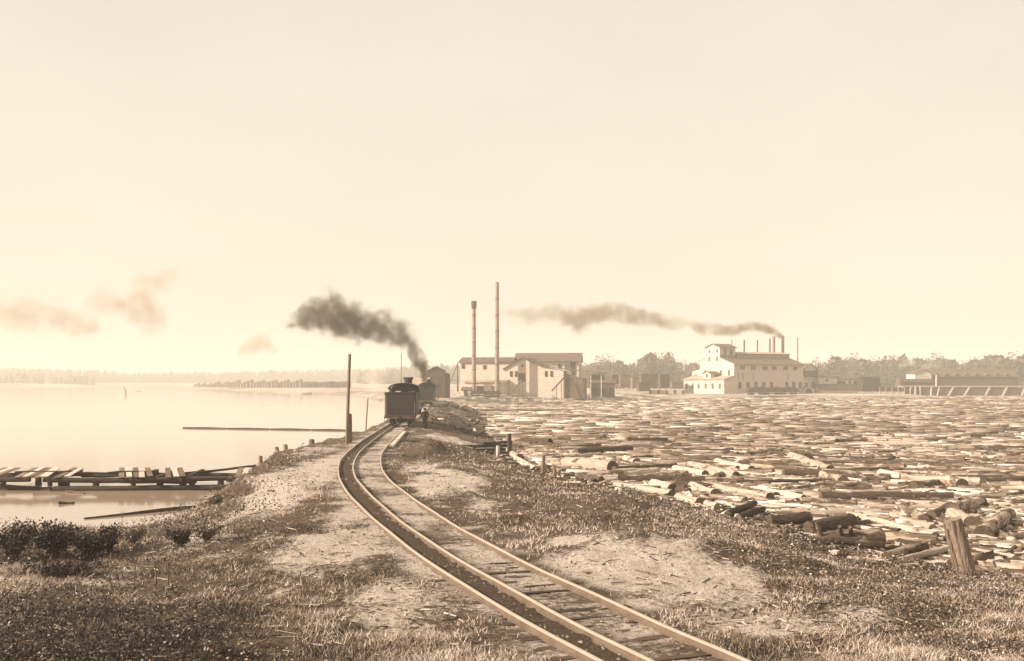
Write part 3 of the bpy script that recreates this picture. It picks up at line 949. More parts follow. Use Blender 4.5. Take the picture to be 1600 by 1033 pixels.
# ------------------------------------------------------------------ logs of the pond
def log_mesh(L, r, taper, seed, mats, n=12, seg=7, stub=False, bend=.0):
    random.seed(seed)
    mb = MB(); pts, rad = [], []
    ph = random.uniform(0, 6)
    for i in range(seg + 1):
        t = i / seg
        pts.append(((t - .5) * L, bend * L * math.sin(t * math.pi) + .02 * math.sin(ph + t * 7), .02 * math.sin(ph * 2 + t * 5)))
        rad.append(r * (1 - taper * t) * random.uniform(.9, 1.09) * (1.06 if i == 0 else 1))
    mb.tube(pts, rad, n, jit=.10, cap=False)
    if stub:
        for k in range(3):
            t = random.uniform(.3, .85); a_ = random.uniform(.6, 2.6)
            x = (t - .5) * L; q = Vector((.35, math.cos(a_), math.sin(a_)))
            mb.tube([(x, 0, 0), tuple(Vector((x, 0, 0)) + q * r * 1.75)], [r * .3, r * .2], 7)
    me = mb.mesh('saw_log', mats, True)
    me.set_sharp_from_angle(angle=R(70))
    ends = []
    for i, sgn in ((0, -1), (seg, 1)):
        eb = MB(); rr = rad[i] * .985
        p = Vector(pts[i])
        ring = [p + Vector((sgn * .012, rr * math.cos(2 * math.pi * k / n), rr * math.sin(2 * math.pi * k / n))) for k in range(n)]
        back = [v - Vector((sgn * .05, 0, 0)) for v in ring]
        eb.add([p + Vector((sgn * .02, 0, 0))] + ring + back, [(0, k + 1, (k + 1) % n + 1) for k in range(n)] + [(k + 1, k + 1 + n, (k + 1) % n + 1 + n, (k + 1) % n + 1) for k in range(n)])
        ends.append(eb.mesh('cut_end', m_cut))
    return me, ends


placed = []          # (x0, y0, x1, y1, r) on the water


def reserve(A, B, r):
    placed.append((A.x, A.y, B.x, B.y, r))


def hand_log(x0, y0, x1, y1, rpx, label, mat, taper=.12, z=None, stub=False, bend=.0, lift=0.0, dd=0.0):
    """dd lets the second end lie that much farther off than its pixel alone would say"""
    zz = WATER_Z + .06 if z is None else z
    A, B = W(x0, y0 + rpx * .35, zz), W(x1, y1 + rpx * .35, zz)
    B = Vector((B.x * (1 + dd / B.y), B.y + dd, B.z))
    L = (B - A).length
    d = (A.y + B.y) / 2
    r = rpx * d / FPX
    me, ends = log_mesh(L, r, taper, int(x0 * 7 + y0), mat, 14, 8, stub, bend)
    A.z += r * .25 + lift; B.z += r * .25 + lift
    o = link('saw_log', me)
    dirv = (B - A).normalized()
    o.location = (A + B) / 2
    o.rotation_euler = dirv.to_track_quat('X', 'Z').to_euler()
    tag(o, label, 'log', 'logs lying at the near edge of the pond')
    for e in ends: link('cut_end', e, o)
    reserve(A, B, r)
    return o


HL = [
    (1282, 777, 1487, 777, 9.5, 'big dark log lying crosswise, thickest long log of the near pond', m_bark, dict(taper=.05)),
    (1378, 840, 1266, 841, 15, 'forked grey log with a branch stub on the weedy bank', m_grey, dict(taper=.6, z=-1.15, stub=True)),
    (1444, 854, 1383, 868, 8, 'short grey log lying low below the forked log', m_grey, dict(z=-1.2)),
    (1444, 885, 1498, 885, 7, 'dark half-buried log against the foot of the big leaning post', m_bark, dict(z=-1.15)),
    (1537, 833, 1575, 812, 14, 'fat log showing its round dark butt right of the leaning post', m_grey, dict(dd=2.0)),
    (1518, 818, 1488, 806, 12, 'stubby log with dark butt directly behind the leaning post top', m_pale, dict(dd=1.0)),
    (1455, 807, 1485, 789, 8, 'short dark log tilted up toward the right in bright water', m_bark, {}),
    (1444, 811, 1410, 793, 9, 'short pale log with a dark end pointing at bright water', m_grey, {}),
    (1462, 839, 1318, 799, 7.5, 'long pale tapered log slanting down through bright water', m_pale, dict(taper=.5)),
    (1457, 826, 1391, 803, 6, 'pale log resting just above the long tapered slanting log', m_pale, dict(taper=.3)),
    (1488, 798, 1532, 783, 12, 'fat log touching the right end of the big crosswise log', m_grey, {}),
    (1475, 857, 1402, 877, 6, 'pale smooth log on the mud left of the leaning post', m_pale, dict(z=-1.3)),
    (1330, 812, 1264, 824, 12, 'broad rough bark log sloping out of the weeds', m_bark, dict(taper=.25, z=-1.3)),
    (1265, 810, 1203, 812, 11, 'dark overgrown log end at the top of the weedy bank', m_bark, dict(z=-1.3)),
    (1137, 804, 1179, 785, 5.5, 'slim dark log tilted on the bank, left of a parallel pair', m_bark, dict(z=-1.35)),
    (1154, 809, 1192, 794, 5.5, 'slim dark log tilted on the bank, right of a parallel pair', m_bark, dict(z=-1.35)),
    (1095, 787, 1059, 777, 9, 'stubby pale log at the weed edge, first of two', m_pale, {}),
    (1122, 794, 1096, 783, 8, 'stubby pale log at the weed edge, second of two', m_pale, {}),
    (1203, 777, 1118, 761, 7, 'pale log with a round dark butt, middle of the bright heap', m_pale, {}),
    (1117, 771, 1081, 758, 7, 'pale log of the bright heap with a wide dark end', m_pale, {}),
    (1051, 763, 1020, 754, 8, 'short pale log at the left end of the bright heap', m_pale, {}),
    (1048, 762, 1077, 767, 5, 'short dark broken block wedged in the bright heap', m_bark, {}),
    (1150, 754, 1298, 750, 4, 'long thin dark log floating behind the bright heap', m_bark, dict(taper=.25)),
    (1256, 777, 1180, 764, 5, 'pale log pointing at the big crosswise log', m_pale, {}),
    (1050, 772, 962, 757, 6.5, 'long pale log behind the pale stump post', m_pale, {}),
    (966, 748, 1102, 750, 7, 'wide dark bark log afloat behind the long pale log', m_bark, {}),
    (960, 734, 1056, 726, 5, 'dark slim log angled across behind the thick pale log', m_bark, dict(taper=.3)),
    (957, 730, 884, 722, 11, 'thick pale log with a dark butt by the grey stake', m_pale, dict(taper=.1)),
    (900, 706, 986, 702, 7, 'dark log beyond the thick pale log, wide and low', m_bark, {}),
    (978, 689, 1042, 688, 6, 'dark log farther out above the low wide one', m_bark, {}),
    (1102, 741, 1054, 731, 6, 'pale log in the slanting row, leftmost with dark butt', m_pale, {}),
    (1150, 742, 1076, 725, 6.5, 'pale log in the slanting row, long one in the middle', m_pale, {}),
    (1174, 734, 1120, 720, 6, 'pale log in the slanting row, rightmost', m_pale, {}),
    (1298, 734, 1236, 711, 7, 'broad pale log slanting right above the long thin dark log', m_pale, {}),
    (995, 722, 977, 716, 6, 'very short pale log block beside the slim angled log', m_pale, {}),
    (1300, 722, 1507, 725, 3, 'very long slim bowed log floating beyond the slanting heap', m_grey, dict(taper=.4, bend=-.01)),
    (1503, 757, 1455, 740, 9, 'fat grey log with a broad dark butt far right of the pond', m_grey, {}),
    (1420, 748, 1376, 738, 7, 'pale log left of the fat grey one', m_pale, {}),
    (1318, 752, 1285, 741, 8, 'stout log with a black butt above the big crosswise log', m_grey, {}),
    (812, 716, 790, 703, 6, 'pale log nosing the bank at the retaining wall end', m_pale, {}),
    (838, 735, 806, 716, 6, 'pale bleached log along the bank above the grey stake', m_pale, {}),
    (905, 745, 940, 750, 6, 'dark log stub at the grass edge below the thick pale log', m_bark, {}),
]
for x0, y0, x1, y1, r, lab, mt, kw in HL:
    hand_log(x0, y0, x1, y1, r, lab, mt, **kw)

# random logs: individuals near, one mass far away
variants = []
for k in range(15):
    L = random.uniform(1.6, 5.4); r = random.uniform(.11, .34)
    mt = (m_bark, m_pale, m_grey, m_grey, m_bark)[k % 5]
    variants.append((L, r) + log_mesh(L, r, random.uniform(.05, .3), 50 + k, mt, 12, 7, k in (3, 7, 9, 12), random.uniform(-.012, .012)))
random.seed(5)


def seg_clear(x0, y0, x1, y1, r, arr):
    if not len(arr): return True
    best = 1e9
    for t in (0, .25, .5, .75, 1):
        px, py = x0 + (x1 - x0) * t, y0 + (y1 - y0) * t
        ex, ey = arr[:, 2] - arr[:, 0], arr[:, 3] - arr[:, 1]
        q = np.clip(((px - arr[:, 0]) * ex + (py - arr[:, 1]) * ey) / (ex * ex + ey * ey + 1e-9), 0, 1)
        dd = np.hypot(px - arr[:, 0] - ex * q, py - arr[:, 1] - ey * q) - arr[:, 4]
        best = min(best, dd.min())
    return best > r * .92


cand = []
for i in range(70000):
    y = 29 * (445 / 29) ** random.random()
    xr = min(.55 * y + 3, 300)
    x = random.uniform(-14, xr)
    cand.append((x, y))
for i in range(16000):
    y = 29 * (140 / 29) ** random.random()
    cand.append((random.uniform(-4, .52 * y + 3), y))
cx_, cy2 = np.array([c[0] for c in cand]), np.array([c[1] for c in cand])
sdp = poly_sd(cx_, cy2, POND)
zone = fbm(cx_ * .05, cy2 * .05, 3, 3)
hol = fbm(cx_ * .11, cy2 * .06, 13, 3)
grid = {}
ind, mass = [], []
GN = 0
cell = 8.0
def near_arr(x, y):
    i, j = int(x // cell), int(y // cell)
    out = []
    for a_ in (-1, 0, 1):
        for b_ in (-1, 0, 1): out += grid.get((i + a_, j + b_), [])
    return np.array(out) if out else np.zeros((0, 5))
def put(seg):
    for t in (0, .5, 1):
        i, j = int((seg[0] + (seg[2] - seg[0]) * t) // cell), int((seg[1] + (seg[3] - seg[1]) * t) // cell)
        L_ = grid.setdefault((i, j), [])
        if seg not in L_: L_.append(seg)
for s_ in placed: put(s_)
for ci, ((x, y), sd_, zn, ho) in enumerate(zip(cand, sdp, zone, hol)):
    if sd_ > -.8: continue
    small = ci >= 70000
    if ho > .68 and y < 120 and not small: continue
    v = random.choice((0, 4, 5, 9, 10, 14, 2, 7)) if zn + random.gauss(0, .05) > .56 else (random.choice((1, 6, 11, 2, 3, 8, 13)) if zn < .51 else random.randrange(15))
    L, r = variants[v][0], variants[v][1]
    s = random.uniform(.8, 1.2)
    if y < 110 and random.random() < .5: s *= .72
    if small: s *= random.uniform(.4, .8)
    base = -.35 if zn > .52 else (.12 if zn < .42 else -.05)
    if y > 90: base *= .55
    ang = base + random.gauss(0, .25 if y > 120 else .5)
    if random.random() < (.4 if y < 120 else .15): ang = random.uniform(-1.5, 1.5)
    hx, hy = math.cos(ang) * L * s / 2, math.sin(ang) * L * s / 2
    seg = (x - hx, y - hy, x + hx, y + hy, r * s)
    gap = random.choice((.1, .2, .35)) if small else random.choice((.3, .5, .8)) if y < 120 else max(.8, y / 190)
    if not seg_clear(seg[0], seg[1], seg[2], seg[3], r * s * gap, near_arr(x, y)): continue
    e = poly_sd(np.array([seg[0], seg[2]]), np.array([seg[1], seg[3]]), POND)
    if e.max() > -.3: continue
    put(seg)
    ind.append((y, x, v, s, ang + (math.pi if random.random() < .5 else 0)))
vis = [q for q in ind if -60 < CX + q[1] * FPX / q[0] < 1680]
vis.sort(key=lambda q: -variants[q[2]][0] * variants[q[2]][1] * q[3] ** 2 / q[0] ** 2)
NIND = 300 - len(HL) - 4
LMK = [(1500, 860, 'beside the big leaning post'), (1380, 772, 'close to the big crosswise log'), (1375, 840, 'near the forked grey log'), (1150, 772, 'in the bright heap of pale logs'), (920, 725, 'near the thick pale log'),
       (970, 765, 'behind the pale stump post'), (1110, 732, 'around the slanting row of pale logs'), (1400, 723, 'near the very long bowed log'), (1000, 695, 'behind the low wide dark log'), (850, 700, 'off the grey split stake'),
       (1270, 725, 'near the broad slanting pale log'), (1480, 745, 'near the fat grey far-right log'), (1215, 754, 'near the long thin dark log'), (1320, 825, 'below the weedy bank point'), (1150, 675, 'mid-pond below the planing mill'),
       (1500, 672, 'mid-pond below the dark warehouse'), (860, 665, 'mid-pond below the sawmill'), (1000, 672, 'mid-pond below the lumber stacks'), (1330, 680, 'mid-pond below the engine shed')]


def log_label(kk, y, x, L, r, a_):
    px, py = CX + x * FPX / y, HY + (CH - WATER_Z) * FPX / y
    ph = min(LMK, key=lambda q: math.hypot((q[0] - px) / 2.2, q[1] - py))[2]
    a_ = (math.degrees(a_) + 90) % 180 - 90
    way = 'lying crosswise' if abs(a_) < 16 else ('slanting away rightward' if 0 < a_ < 60 else ('slanting away leftward' if -60 < a_ < 0 else 'pointing at the viewer'))
    return ('dark-barked', 'pale peeled', 'half-barked')[kk] + ' ' + ('slim' if r < .22 else ('stout' if r > .31 else 'middling')) + (' short' if L < 2.9 else (' long' if L > 4.4 else '')) + ' log ' + way + ' ' + ph


kind_of = {m_bark: 0, m_pale: 1, m_grey: 2}
for (y, x, v, s, a_) in vis[:NIND]:
    L, r, me, ends = variants[v]
    o = link('saw_log', me, None, (x, y, WATER_Z + r * s * random.uniform(-.4, .45)), (random.uniform(0, 6.28), random.uniform(-.03, .03), a_))
    o.scale = (s, s, s)
    kk = kind_of[me.materials[0]]
    tag(o, log_label(kk, y, x, L * s, r * s, a_), 'log', ('bark-covered', 'peeled', 'half-barked')[kk] + ' saw logs in the near half of the pond')
    if y < 95:
        for e in ends: link('cut_end', e, o)
rest = vis[NIND:]
V, F, MI = [], [], []
n = 7
ang = np.arange(n) * 2 * np.pi / n
for (y, x, v, s, a_) in rest:
    L, r = variants[v][0] * s * random.uniform(.8, 1.3), variants[v][1] * s
    c, sn = math.cos(a_), math.sin(a_)
    o = len(V)
    r *= random.uniform(.6, .95)
    zc = WATER_Z + r * random.uniform(-.25, .4)
    for t, rr in ((-.5, r), (.5, r * .85)):
        for k in range(n):
            u, w_ = rr * math.cos(ang[k]), rr * math.sin(ang[k])
            V.append((x + c * t * L - sn * u, y + sn * t * L + c * u, zc + w_))
    mi = kind_of[variants[v][2].materials[0]]
    for k in range(n):
        k2 = (k + 1) % n
        F.append((o + k, o + n + k, o + n + k2, o + k2)); MI.append(mi)
    for b_ in (0, n):
        F += [(o + b_, o + b_ + 1, o + b_ + 2, o + b_ + 3), (o + b_, o + b_ + 3, o + b_ + 4, o + b_ + 5), (o + b_, o + b_ + 5, o + b_ + 6, o + b_ + 6)][:2] + [(o + b_ + 0, o + b_ + 5, o + b_ + 6, o + b_ + 0)][:0]
        MI += [3, 3]
m_b2 = M('far_log_bark', .14, .6, .5, .95, 0, (.6, 1, 1)); m_p2 = M('far_log_peeled', .50, .45, .5, .9, 0, (.6, 1, 1)); m_g2 = M('far_log_mixed', .26, .65, .5, .92, 0, (.6, 1, 1))
me = raw_mesh('floating_logs', np.array(V), np.array(F), np.array(MI), [m_b2, m_p2, m_g2, m_cut], False)
bm = bmesh.new(); bm.from_mesh(me); bmesh.ops.recalc_face_normals(bm, faces=bm.faces); bm.to_mesh(me); bm.free()
tag(link('floating_logs', me), 'distant mass of logs floating over the far half of the pond', kind='stuff')
print('logs', len(ind), len(vis), len(rest))

mb = MB(); random.seed(77)
for i in range(10500):
    y = 29 * (300 / 29) ** random.random(); x = random.uniform(-8, .52 * y + 2)
    L = random.uniform(.25, 1.8) * (1 + y / 150)
    deb = (x, y, L, random.uniform(0, 3.14) if y < 90 else random.gauss(0, .4))
    placed.append(deb)
deb = [q for q in placed if len(q) == 4]
dsd = poly_sd(np.array([q[0] for q in deb]), np.array([q[1] for q in deb]), POND)
for (x, y, L, a_), sd_ in zip(deb, dsd):
    if sd_ > -.4: continue
    mb.box((x, y, WATER_Z + random.uniform(0, .06)), (L, random.uniform(.05, .22) * (1 + y / 200), random.uniform(.05, .14)), random.choice((0, 1, 2, 2)), mat=Matrix.Rotation(a_, 3, 'Z') @ Matrix.Rotation(random.uniform(-.05, .05), 3, 'Y') @ Matrix.Rotation(random.uniform(-.5, .5), 3, 'X'))
tag(mb.build('bark_debris', [m_b2, m_g2, m_p2]), 'floating bark, slabs and broken sticks between the logs', kind='stuff')

# drift logs on the lake side
def drift(x0, y0, x1, y1, rpx, label, mat=m_bark, taper=.3, z=WATER_Z + .03):
    A, B = W(x0, y0, z), W(x1, y1, z)
    me, ends = log_mesh((B - A).length, rpx * A.y / FPX, taper, int(x0 + y0), mat, 10, 6)
    o = link('drift_log', me); o.location = (A + B) / 2
    o.rotation_euler = (B - A).normalized().to_track_quat('X', 'Z').to_euler()
    tag(o, label, 'log')
    for e in ends: link('cut_end', e, o)
drift(304, 793, 132, 810, 3.6, 'long slim drift log stranded in the shallows below the dock', taper=.5)
drift(330, 784, 357, 768, 6, 'short dark log propped on the lake bank below the dock', z=-1.15, taper=.1)
drift(92, 787, 116, 786, 3, 'small waterlogged chunk in the shallows near the bushes', m_bark)
drift(104, 768, 132, 771, 2, 'thin dark stick floating under the dock front', m_bark)


# ------------------------------------------------------------------ buildings
class Bld:
    def __init__(s, name, label, cat, loc, rz=0.0, group=None):
        s.r = thing(name, label, cat, loc, rz, group)

    def block(s, prof, ax, a0, a1, mat, name='wall'):
        return MB().prism(prof, ax, a0, a1).build(name, mat, s.r)

    def slab(s, p, mat, th=.18, name='roof'):
        """a sloping roof plane through 4 corners with thickness"""
        p = [Vector(q) for q in p]
        nrm = (p[1] - p[0]).cross(p[3] - p[0]).normalized()
        if nrm.z < 0: nrm = -nrm
        mb = MB(); mb.add([q for q in p] + [q + nrm * th for q in p], [(0, 1, 2, 3), (4, 5, 6, 7), (0, 1, 5, 4), (1, 2, 6, 5), (2, 3, 7, 6), (3, 0, 4, 7)])
        return mb.build(name, mat, s.r)

    def gable(s, x0, x1, y0, y1, eave, ridge, wall, roof, along='x', ov=.5, base=-.8, rname='roof'):
        """a gabled block; the ridge runs along x or y"""
        if along == 'x':
            ym = (y0 + y1) / 2
            w = s.block([(y0, base), (y1, base), (y1, eave), (ym, ridge), (y0, eave)], 'x', x0, x1, wall)
            sl = (ridge - eave) / (ym - y0)
            s.slab([(x0 - ov, y0 - ov, eave - ov * sl + .03), (x1 + ov, y0 - ov, eave - ov * sl + .03), (x1 + ov, ym, ridge + .03), (x0 - ov, ym, ridge + .03)], roof, name=rname)
            s.slab([(x0 - ov, y1 + ov, eave - ov * sl + .03), (x1 + ov, y1 + ov, eave - ov * sl + .03), (x1 + ov, ym, ridge + .03), (x0 - ov, ym, ridge + .03)], roof, name=rname)
        else:
            xm = (x0 + x1) / 2
            w = s.block([(x0, base), (x1, base), (x1, eave), (xm, ridge), (x0, eave)], 'y', y0, y1, wall)
            sl = (ridge - eave) / (xm - x0)
            s.slab([(x0 - ov, y0 - ov, eave - ov * sl + .03), (x0 - ov, y1 + ov, eave - ov * sl + .03), (xm, y1 + ov, ridge + .03), (xm, y0 - ov, ridge + .03)], roof, name=rname)
            s.slab([(x1 + ov, y0 - ov, eave - ov * sl + .03), (x1 + ov, y1 + ov, eave - ov * sl + .03), (xm, y1 + ov, ridge + .03), (xm, y0 - ov, ridge + .03)], roof, name=rname)
        return w

    def win(s, face, u, pos, z, w, h, pane=None, frame=None, name='window'):
        """window on a wall: face 'x-' (wall at x=pos looking to -x, u = y) or 'y-' (wall at y=pos looking to -y, u = x), z = middle"""
        mb = MB(); t = .12
        def bx(du, dz, su, sz, dep, mi, push):
            c = (pos - push, u + du, z + dz) if face == 'x-' else (u + du, pos - push, z + dz)
            sz_ = (dep, su, sz) if face == 'x-' else (su, dep, sz)
            mb.box(c, sz_, mi)
        bx(0, 0, w, h, .06, 1, .0)
        for sg in (-1, 1):
            bx(sg * (w / 2 + t / 2), 0, t, h + 2 * t, .16, 0, .05)
            bx(0, sg * (h / 2 + t / 2), w, t, .16, 0, .05)
        bx(0, 0, .07, h, .06, 0, .05)
        return mb.build(name, [frame or m_brown, pane or m_pane], s.r)

    def stack(s, x, y, z0, z1, r, mat, name='smokestack'):
        mb = MB(); mb.tube([(x, y, z0), (x, y, z1 - r * 1.2), (x, y, z1 - r), (x, y, z1)], [r * 1.08, r, r * 1.12, r * 1.12], 12)
        return mb.build(name, mat, s.r, True)


GZ = -.3
# ---- planing mill, right
D = 400.0; pm = FPX / D
b = Bld('planing_mill', 'large pale mill with a tower, clerestory roof and many pipes beyond the log pond', 'mill', ((1147 - CX) / pm, D, GZ), R(25))
LX = 32
b.block([(0, -1), (21.6, -1), (21.6, 12.4), (13, 14.8), (0, 11.1)], 'x', 0, LX, m_tan)
MB().prism([(0.02, -.9), (21.58, -.9), (21.58, 12.35), (13, 14.75), (0.02, 11.05)], 'x', -.05, .0).build('gable_wall', m_white, b.r)
b.slab([(.04, -.8, 10.9), (LX + .6, -.8, 10.9), (LX + .6, 13, 14.85), (.04, 13, 14.85)], m_roof)
b.slab([(.04, 22.2, 12.3), (LX + .6, 22.2, 12.3), (LX + .6, 13, 14.85), (.04, 13, 14.85)], m_roof)
b.block([(21.6, -1), (27.5, -1), (27.5, 8.7), (21.6, 9.7)], 'x', .4, LX - 4, m_white)
b.slab([(.0, 28, 8.65), (LX - 3.6, 28, 8.65), (LX - 3.6, 21.6, 9.8), (.0, 21.6, 9.8)], m_roof)
# tower
b.block([(8.6, 10.5), (17.3, 10.5), (17.3, 17.5), (13, 18.8), (8.6, 17.5)], 'x', -.1, 7, m_tan, 'tower')
MB().prism([(8.62, 10.4), (17.28, 10.4), (17.28, 17.5), (13, 18.75), (8.62, 17.5)], 'x', -.16, -.1).build('tower_front', m_white, b.r)
b.slab([(-.6, 8.0, 17.35), (7.5, 8.0, 17.35), (7.5, 13, 18.85), (-.6, 13, 18.85)], m_roof)
b.slab([(-.6, 17.9, 17.35), (7.5, 17.9, 17.35), (7.5, 13, 18.85), (-.6, 13, 18.85)], m_roof)
for u in (2.2, 5.0): b.win('y-', u, 8.6, 15.9, .9, 1.7, m_pane if u > 3 else m_pane2)
for k in range(7):
    MB().box((.5 + k * 1.05, 8.45, 13.7), (.28, .2, 1.3)).build('balcony_post', m_dark, b.r)
MB().box((3.6, 8.4, 14.4), (7.2, .2, .25)).build('balcony_rail', m_dark, b.r)
MB().box((3.6, 8.5, 12.95), (7.2, .4, .35)).build('balcony_floor', m_dark, b.r)
# clerestory monitor
b.block([(8, 12.6), (18, 12.6), (18, 15.2), (13, 15.9), (8, 15.2)], 'x', 7.0, LX, m_roof, 'monitor')
b.slab([(6.9, 7.4, 15.1), (LX + .5, 7.4, 15.1), (LX + .5, 13, 15.95), (6.9, 13, 15.95)], m_roofl, .14)
b.slab([(6.9, 18.6, 15.1), (LX + .5, 18.6, 15.1), (LX + .5, 13, 15.95), (6.9, 13, 15.95)], m_roofl, .14)
for k in range(17): b.win('y-', 8.2 + k * 1.42, 7.98, 14.2, .62, .95, m_pane, m_cream, 'clerestory_window')
# long wall windows
def lx(px): return (px - 1147) / 107 * LX
for i, px in enumerate((1159.5, 1176, 1194, 1208, 1226, 1241)): b.win('y-', lx(px), 0, 9.7, 1.9 if i < 5 else 1.6, 1.15, m_pane2 if i < 2 else m_pane)
for px in (1155.5, 1168, 1180, 1192, 1204, 1228, 1239, 1249): b.win('y-', lx(px), 0, 3.3, 1.15, 2.2)
for px in (1153.5, 1160, 1176, 1230): MB().tube([(lx(px), -.12, 5.2), (lx(px), -.12, 8.0)], .09, 6).build('drain_pipe', m_brown, b.r)
MB().box((LX / 2, -.06, 5.4), (LX, .1, .16)).build('trim_board', m_cream, b.r)
# gable windows
for (yy, z, w_, h_) in ((10.2, 16.2, .6, 1.0), (10.2, 13.2, .7, 1.3), (15.2, 16.2, .6, 1.0), (15.2, 13.2, .7, 1.3), (3.0, 7.8, .9, 2.0), (8, 7.8, .9, 2.0), (18, 8, .9, 2), (24.5, 6.5, .9, 1.6)):
    b.win('x-', yy, -.17 if 9 < yy < 17 and z > 12 else -.06, z, w_, h_, m_pane2)
# front lean-to
b.block([(-4.5, -1), (0, -1), (0, 6.6), (-4.5, 5.4)], 'y', 0.0, 26, m_white, 'lean_to')
b.block([(-4.48, -.9), (-.06, -.9), (-.06, 6.5), (-4.48, 5.35)], 'y', -.06, 0.0, m_tan, 'lean_to_end')
b.slab([(-5, -.4, 5.35), (-5, 26.4, 5.35), (-.05, 26.4, 6.75), (-.05, -.4, 6.75)], m_roofl)
for yy in (2.5, 7, 11.5, 16, 20, 24): b.win('x-', yy, -4.5, 3.0, .9, 1.7, m_pane2)
b.block([(8.5, 5.6), (13.5, 5.6), (13.5, 7.6), (11, 8.4), (8.5, 7.6)], 'x', -4.3, 1, m_white, 'dormer')
b.slab([(-4.7, 8.0, 7.5), (1.2, 8.0, 7.5), (1.2, 11, 8.45), (-4.7, 11, 8.45)], m_roof, .12); b.slab([(-4.7, 14, 7.5), (1.2, 14, 7.5), (1.2, 11, 8.45), (-4.7, 11, 8.45)], m_roof, .12)
b.win('y-', -1.6, 8.5, 6.9, 1.6, .8); b.win('x-', 11, -4.3, 6.9, .9, 1.2, m_pane2)
for px, top, r, mt, yy in ((1143.6, 531, .14, m_stackd, 13), (1163, 531, .28, m_stackd, 15), (1183.5, 531, .26, m_stackd, 15), (1203, 529, .28, m_stackd, 15), (1209, 525.5, .55, m_stackp, 19), (1223, 525, .62, m_stackp, 19), (1246, 527, .24, m_stackp, 9)):
    # local x so the stack stands at that column
    best = min((abs(CX + (b.r.location.x + x * math.cos(R(25)) - yy * math.sin(R(25))) * FPX / (D + x * math.sin(R(25)) + yy * math.cos(R(25))) - px), x) for x in np.arange(-2, 40, .1))
    x = best[1]; dd = D + x * math.sin(R(25)) + yy * math.cos(R(25))
    b.stack(x, yy, 12.0 if yy < 18 else 10, CH - GZ + (HY - top) * dd / FPX, r, mt)
mill = b

# freight cars in front of it
def freight_car(loc, rz, label, heap):
    t = thing('freight_car', label, 'rail car', loc, rz, 'dark freight cars in front of the planing mill')
    mb = MB(); mb.box((0, 0, 1.1), (7.4, 2.6, .25))
    for sy in (-1.28, 1.28): mb.box((0, sy, 1.7), (7.4, .1, 1.0))
    for sx in (-3.65, 3.65): mb.box((sx, 0, 1.7), (.1, 2.46, 1.0))
    mb.build('body', m_dark, t)
    for k in range(7): MB().box((-3.3 + k * 1.1, -1.37, 1.65), (.14, .08, 1.05)).build('stake', m_brown, t)
    if heap:
        mb = MB(); pts = [(-3.5, 2.0), (-2.8, 2.7), (-1.6, 2.4), (-.4, 3.1), (.9, 2.6), (2.0, 3.0), (3.0, 2.3), (3.5, 2.0), (3.5, 1.3), (-3.5, 1.3)]
        mb.prism(pts, 'y', -1.1, 1.1); mb.build('load', m_dark, t)
    for x in (-2.7, -1.6, 1.6, 2.7):
        mb = MB(); mb.tube([(x, -.85, .4), (x, -.72, .4)], .4, 14); mb.tube([(x, .72, .4), (x, .85, .4)], .4, 14); mb.tube([(x, -.8, .4), (x, .8, .4)], .06, 6); mb.build('wheelset', m_iron, t)
    return t
for i, (px, lab, hp) in enumerate(((1182, 'low dark freight car before the mill, leftmost of the three', True), (1206, 'dark freight car with a lumpy load, middle of the three before the mill', True), (1231, 'dark freight car before the mill, rightmost of the three', True))):
    d = 391 + (px - 1182) * .12
    freight_car(((px - CX) * d / FPX, d, -.42), R(12), lab, hp)

# ---- sawmill group, centre left
D = 340.0
def PX(px, d=D): return (px - CX) * d / FPX
def PZ(py, d=D): return CH + (HY - py) * d / FPX
yw = R(-14)
b = Bld('saw_mill', 'long white flat-fronted sawmill block behind the two tall stacks', 'mill', (PX(719), D, 0), yw)
b.gable(0, 16.2, 0, 9, PZ(566), PZ(559), m_white, m_roof, 'x', .6, -1)
for x, z in ((1.0, 9.0), (8.0, 8.8)): b.win('y-', x, 0, z, .8, 1.0)
for x in (3.5, 12.2): b.win('y-', x, 0, 3.4, 1.0, 1.4, m_pane2)
b.block([(-5.5, -1), (0, -1), (0, 4.6), (-5.5, 4.0)], 'x', 3.0, 15.5, m_cream, 'boiler_house')
b.slab([(2.6, -6, 4.0), (15.9, -6, 4.0), (15.9, 0, 4.75), (2.6, 0, 4.75)], m_roofl)
b.win('y-', 8.0, -5.5, 1.8, 2.0, 2.2); b.win('y-', 12.2, -5.5, 2.2, .9, 1.3, m_pane2)

for px, top, r, lab, cap in ((740.5, 470.5, .62, 'tall stack with a flared dark cap, left of the pair', 1), (776.7, 441, .62, 'tallest slim stack, plain topped, right of the pair', 0)):
    d = 331.0
    t = thing('mill_stack', lab + ' at the sawmill', 'smokestack', (PX(px, d), d, -.4), 0, 'tall iron stacks of the sawmill')
    h = PZ(top, d) + .4
    mb = MB(); mb.tube([(0, 0, 0), (0, 0, h * .5), (0, 0, h)], [r * 1.12, r, r * .92], 16, cap=True); mb.build('shaft', m_stackp, t, True)
    for k in range(1, 7):
        mb = MB(); mb.tube([(0, 0, h * k / 7 - .12), (0, 0, h * k / 7 + .12)], r * 1.1, 16); mb.build('band', m_stackd, t, True)
    if cap:
        mb = MB(); mb.tube([(0, 0, h - 2.4), (0, 0, h - 1.9), (0, 0, h - .6), (0, 0, h + .02)], [r * .98, r * 1.25, r * 1.35, r * 1.2], 16); mb.build('spark_cap', m_stackd, t, True)
    mb = MB(); mb.box((0, 0, .7), (2.0, 2.0, 1.8)); mb.build('base', m_brown, t)

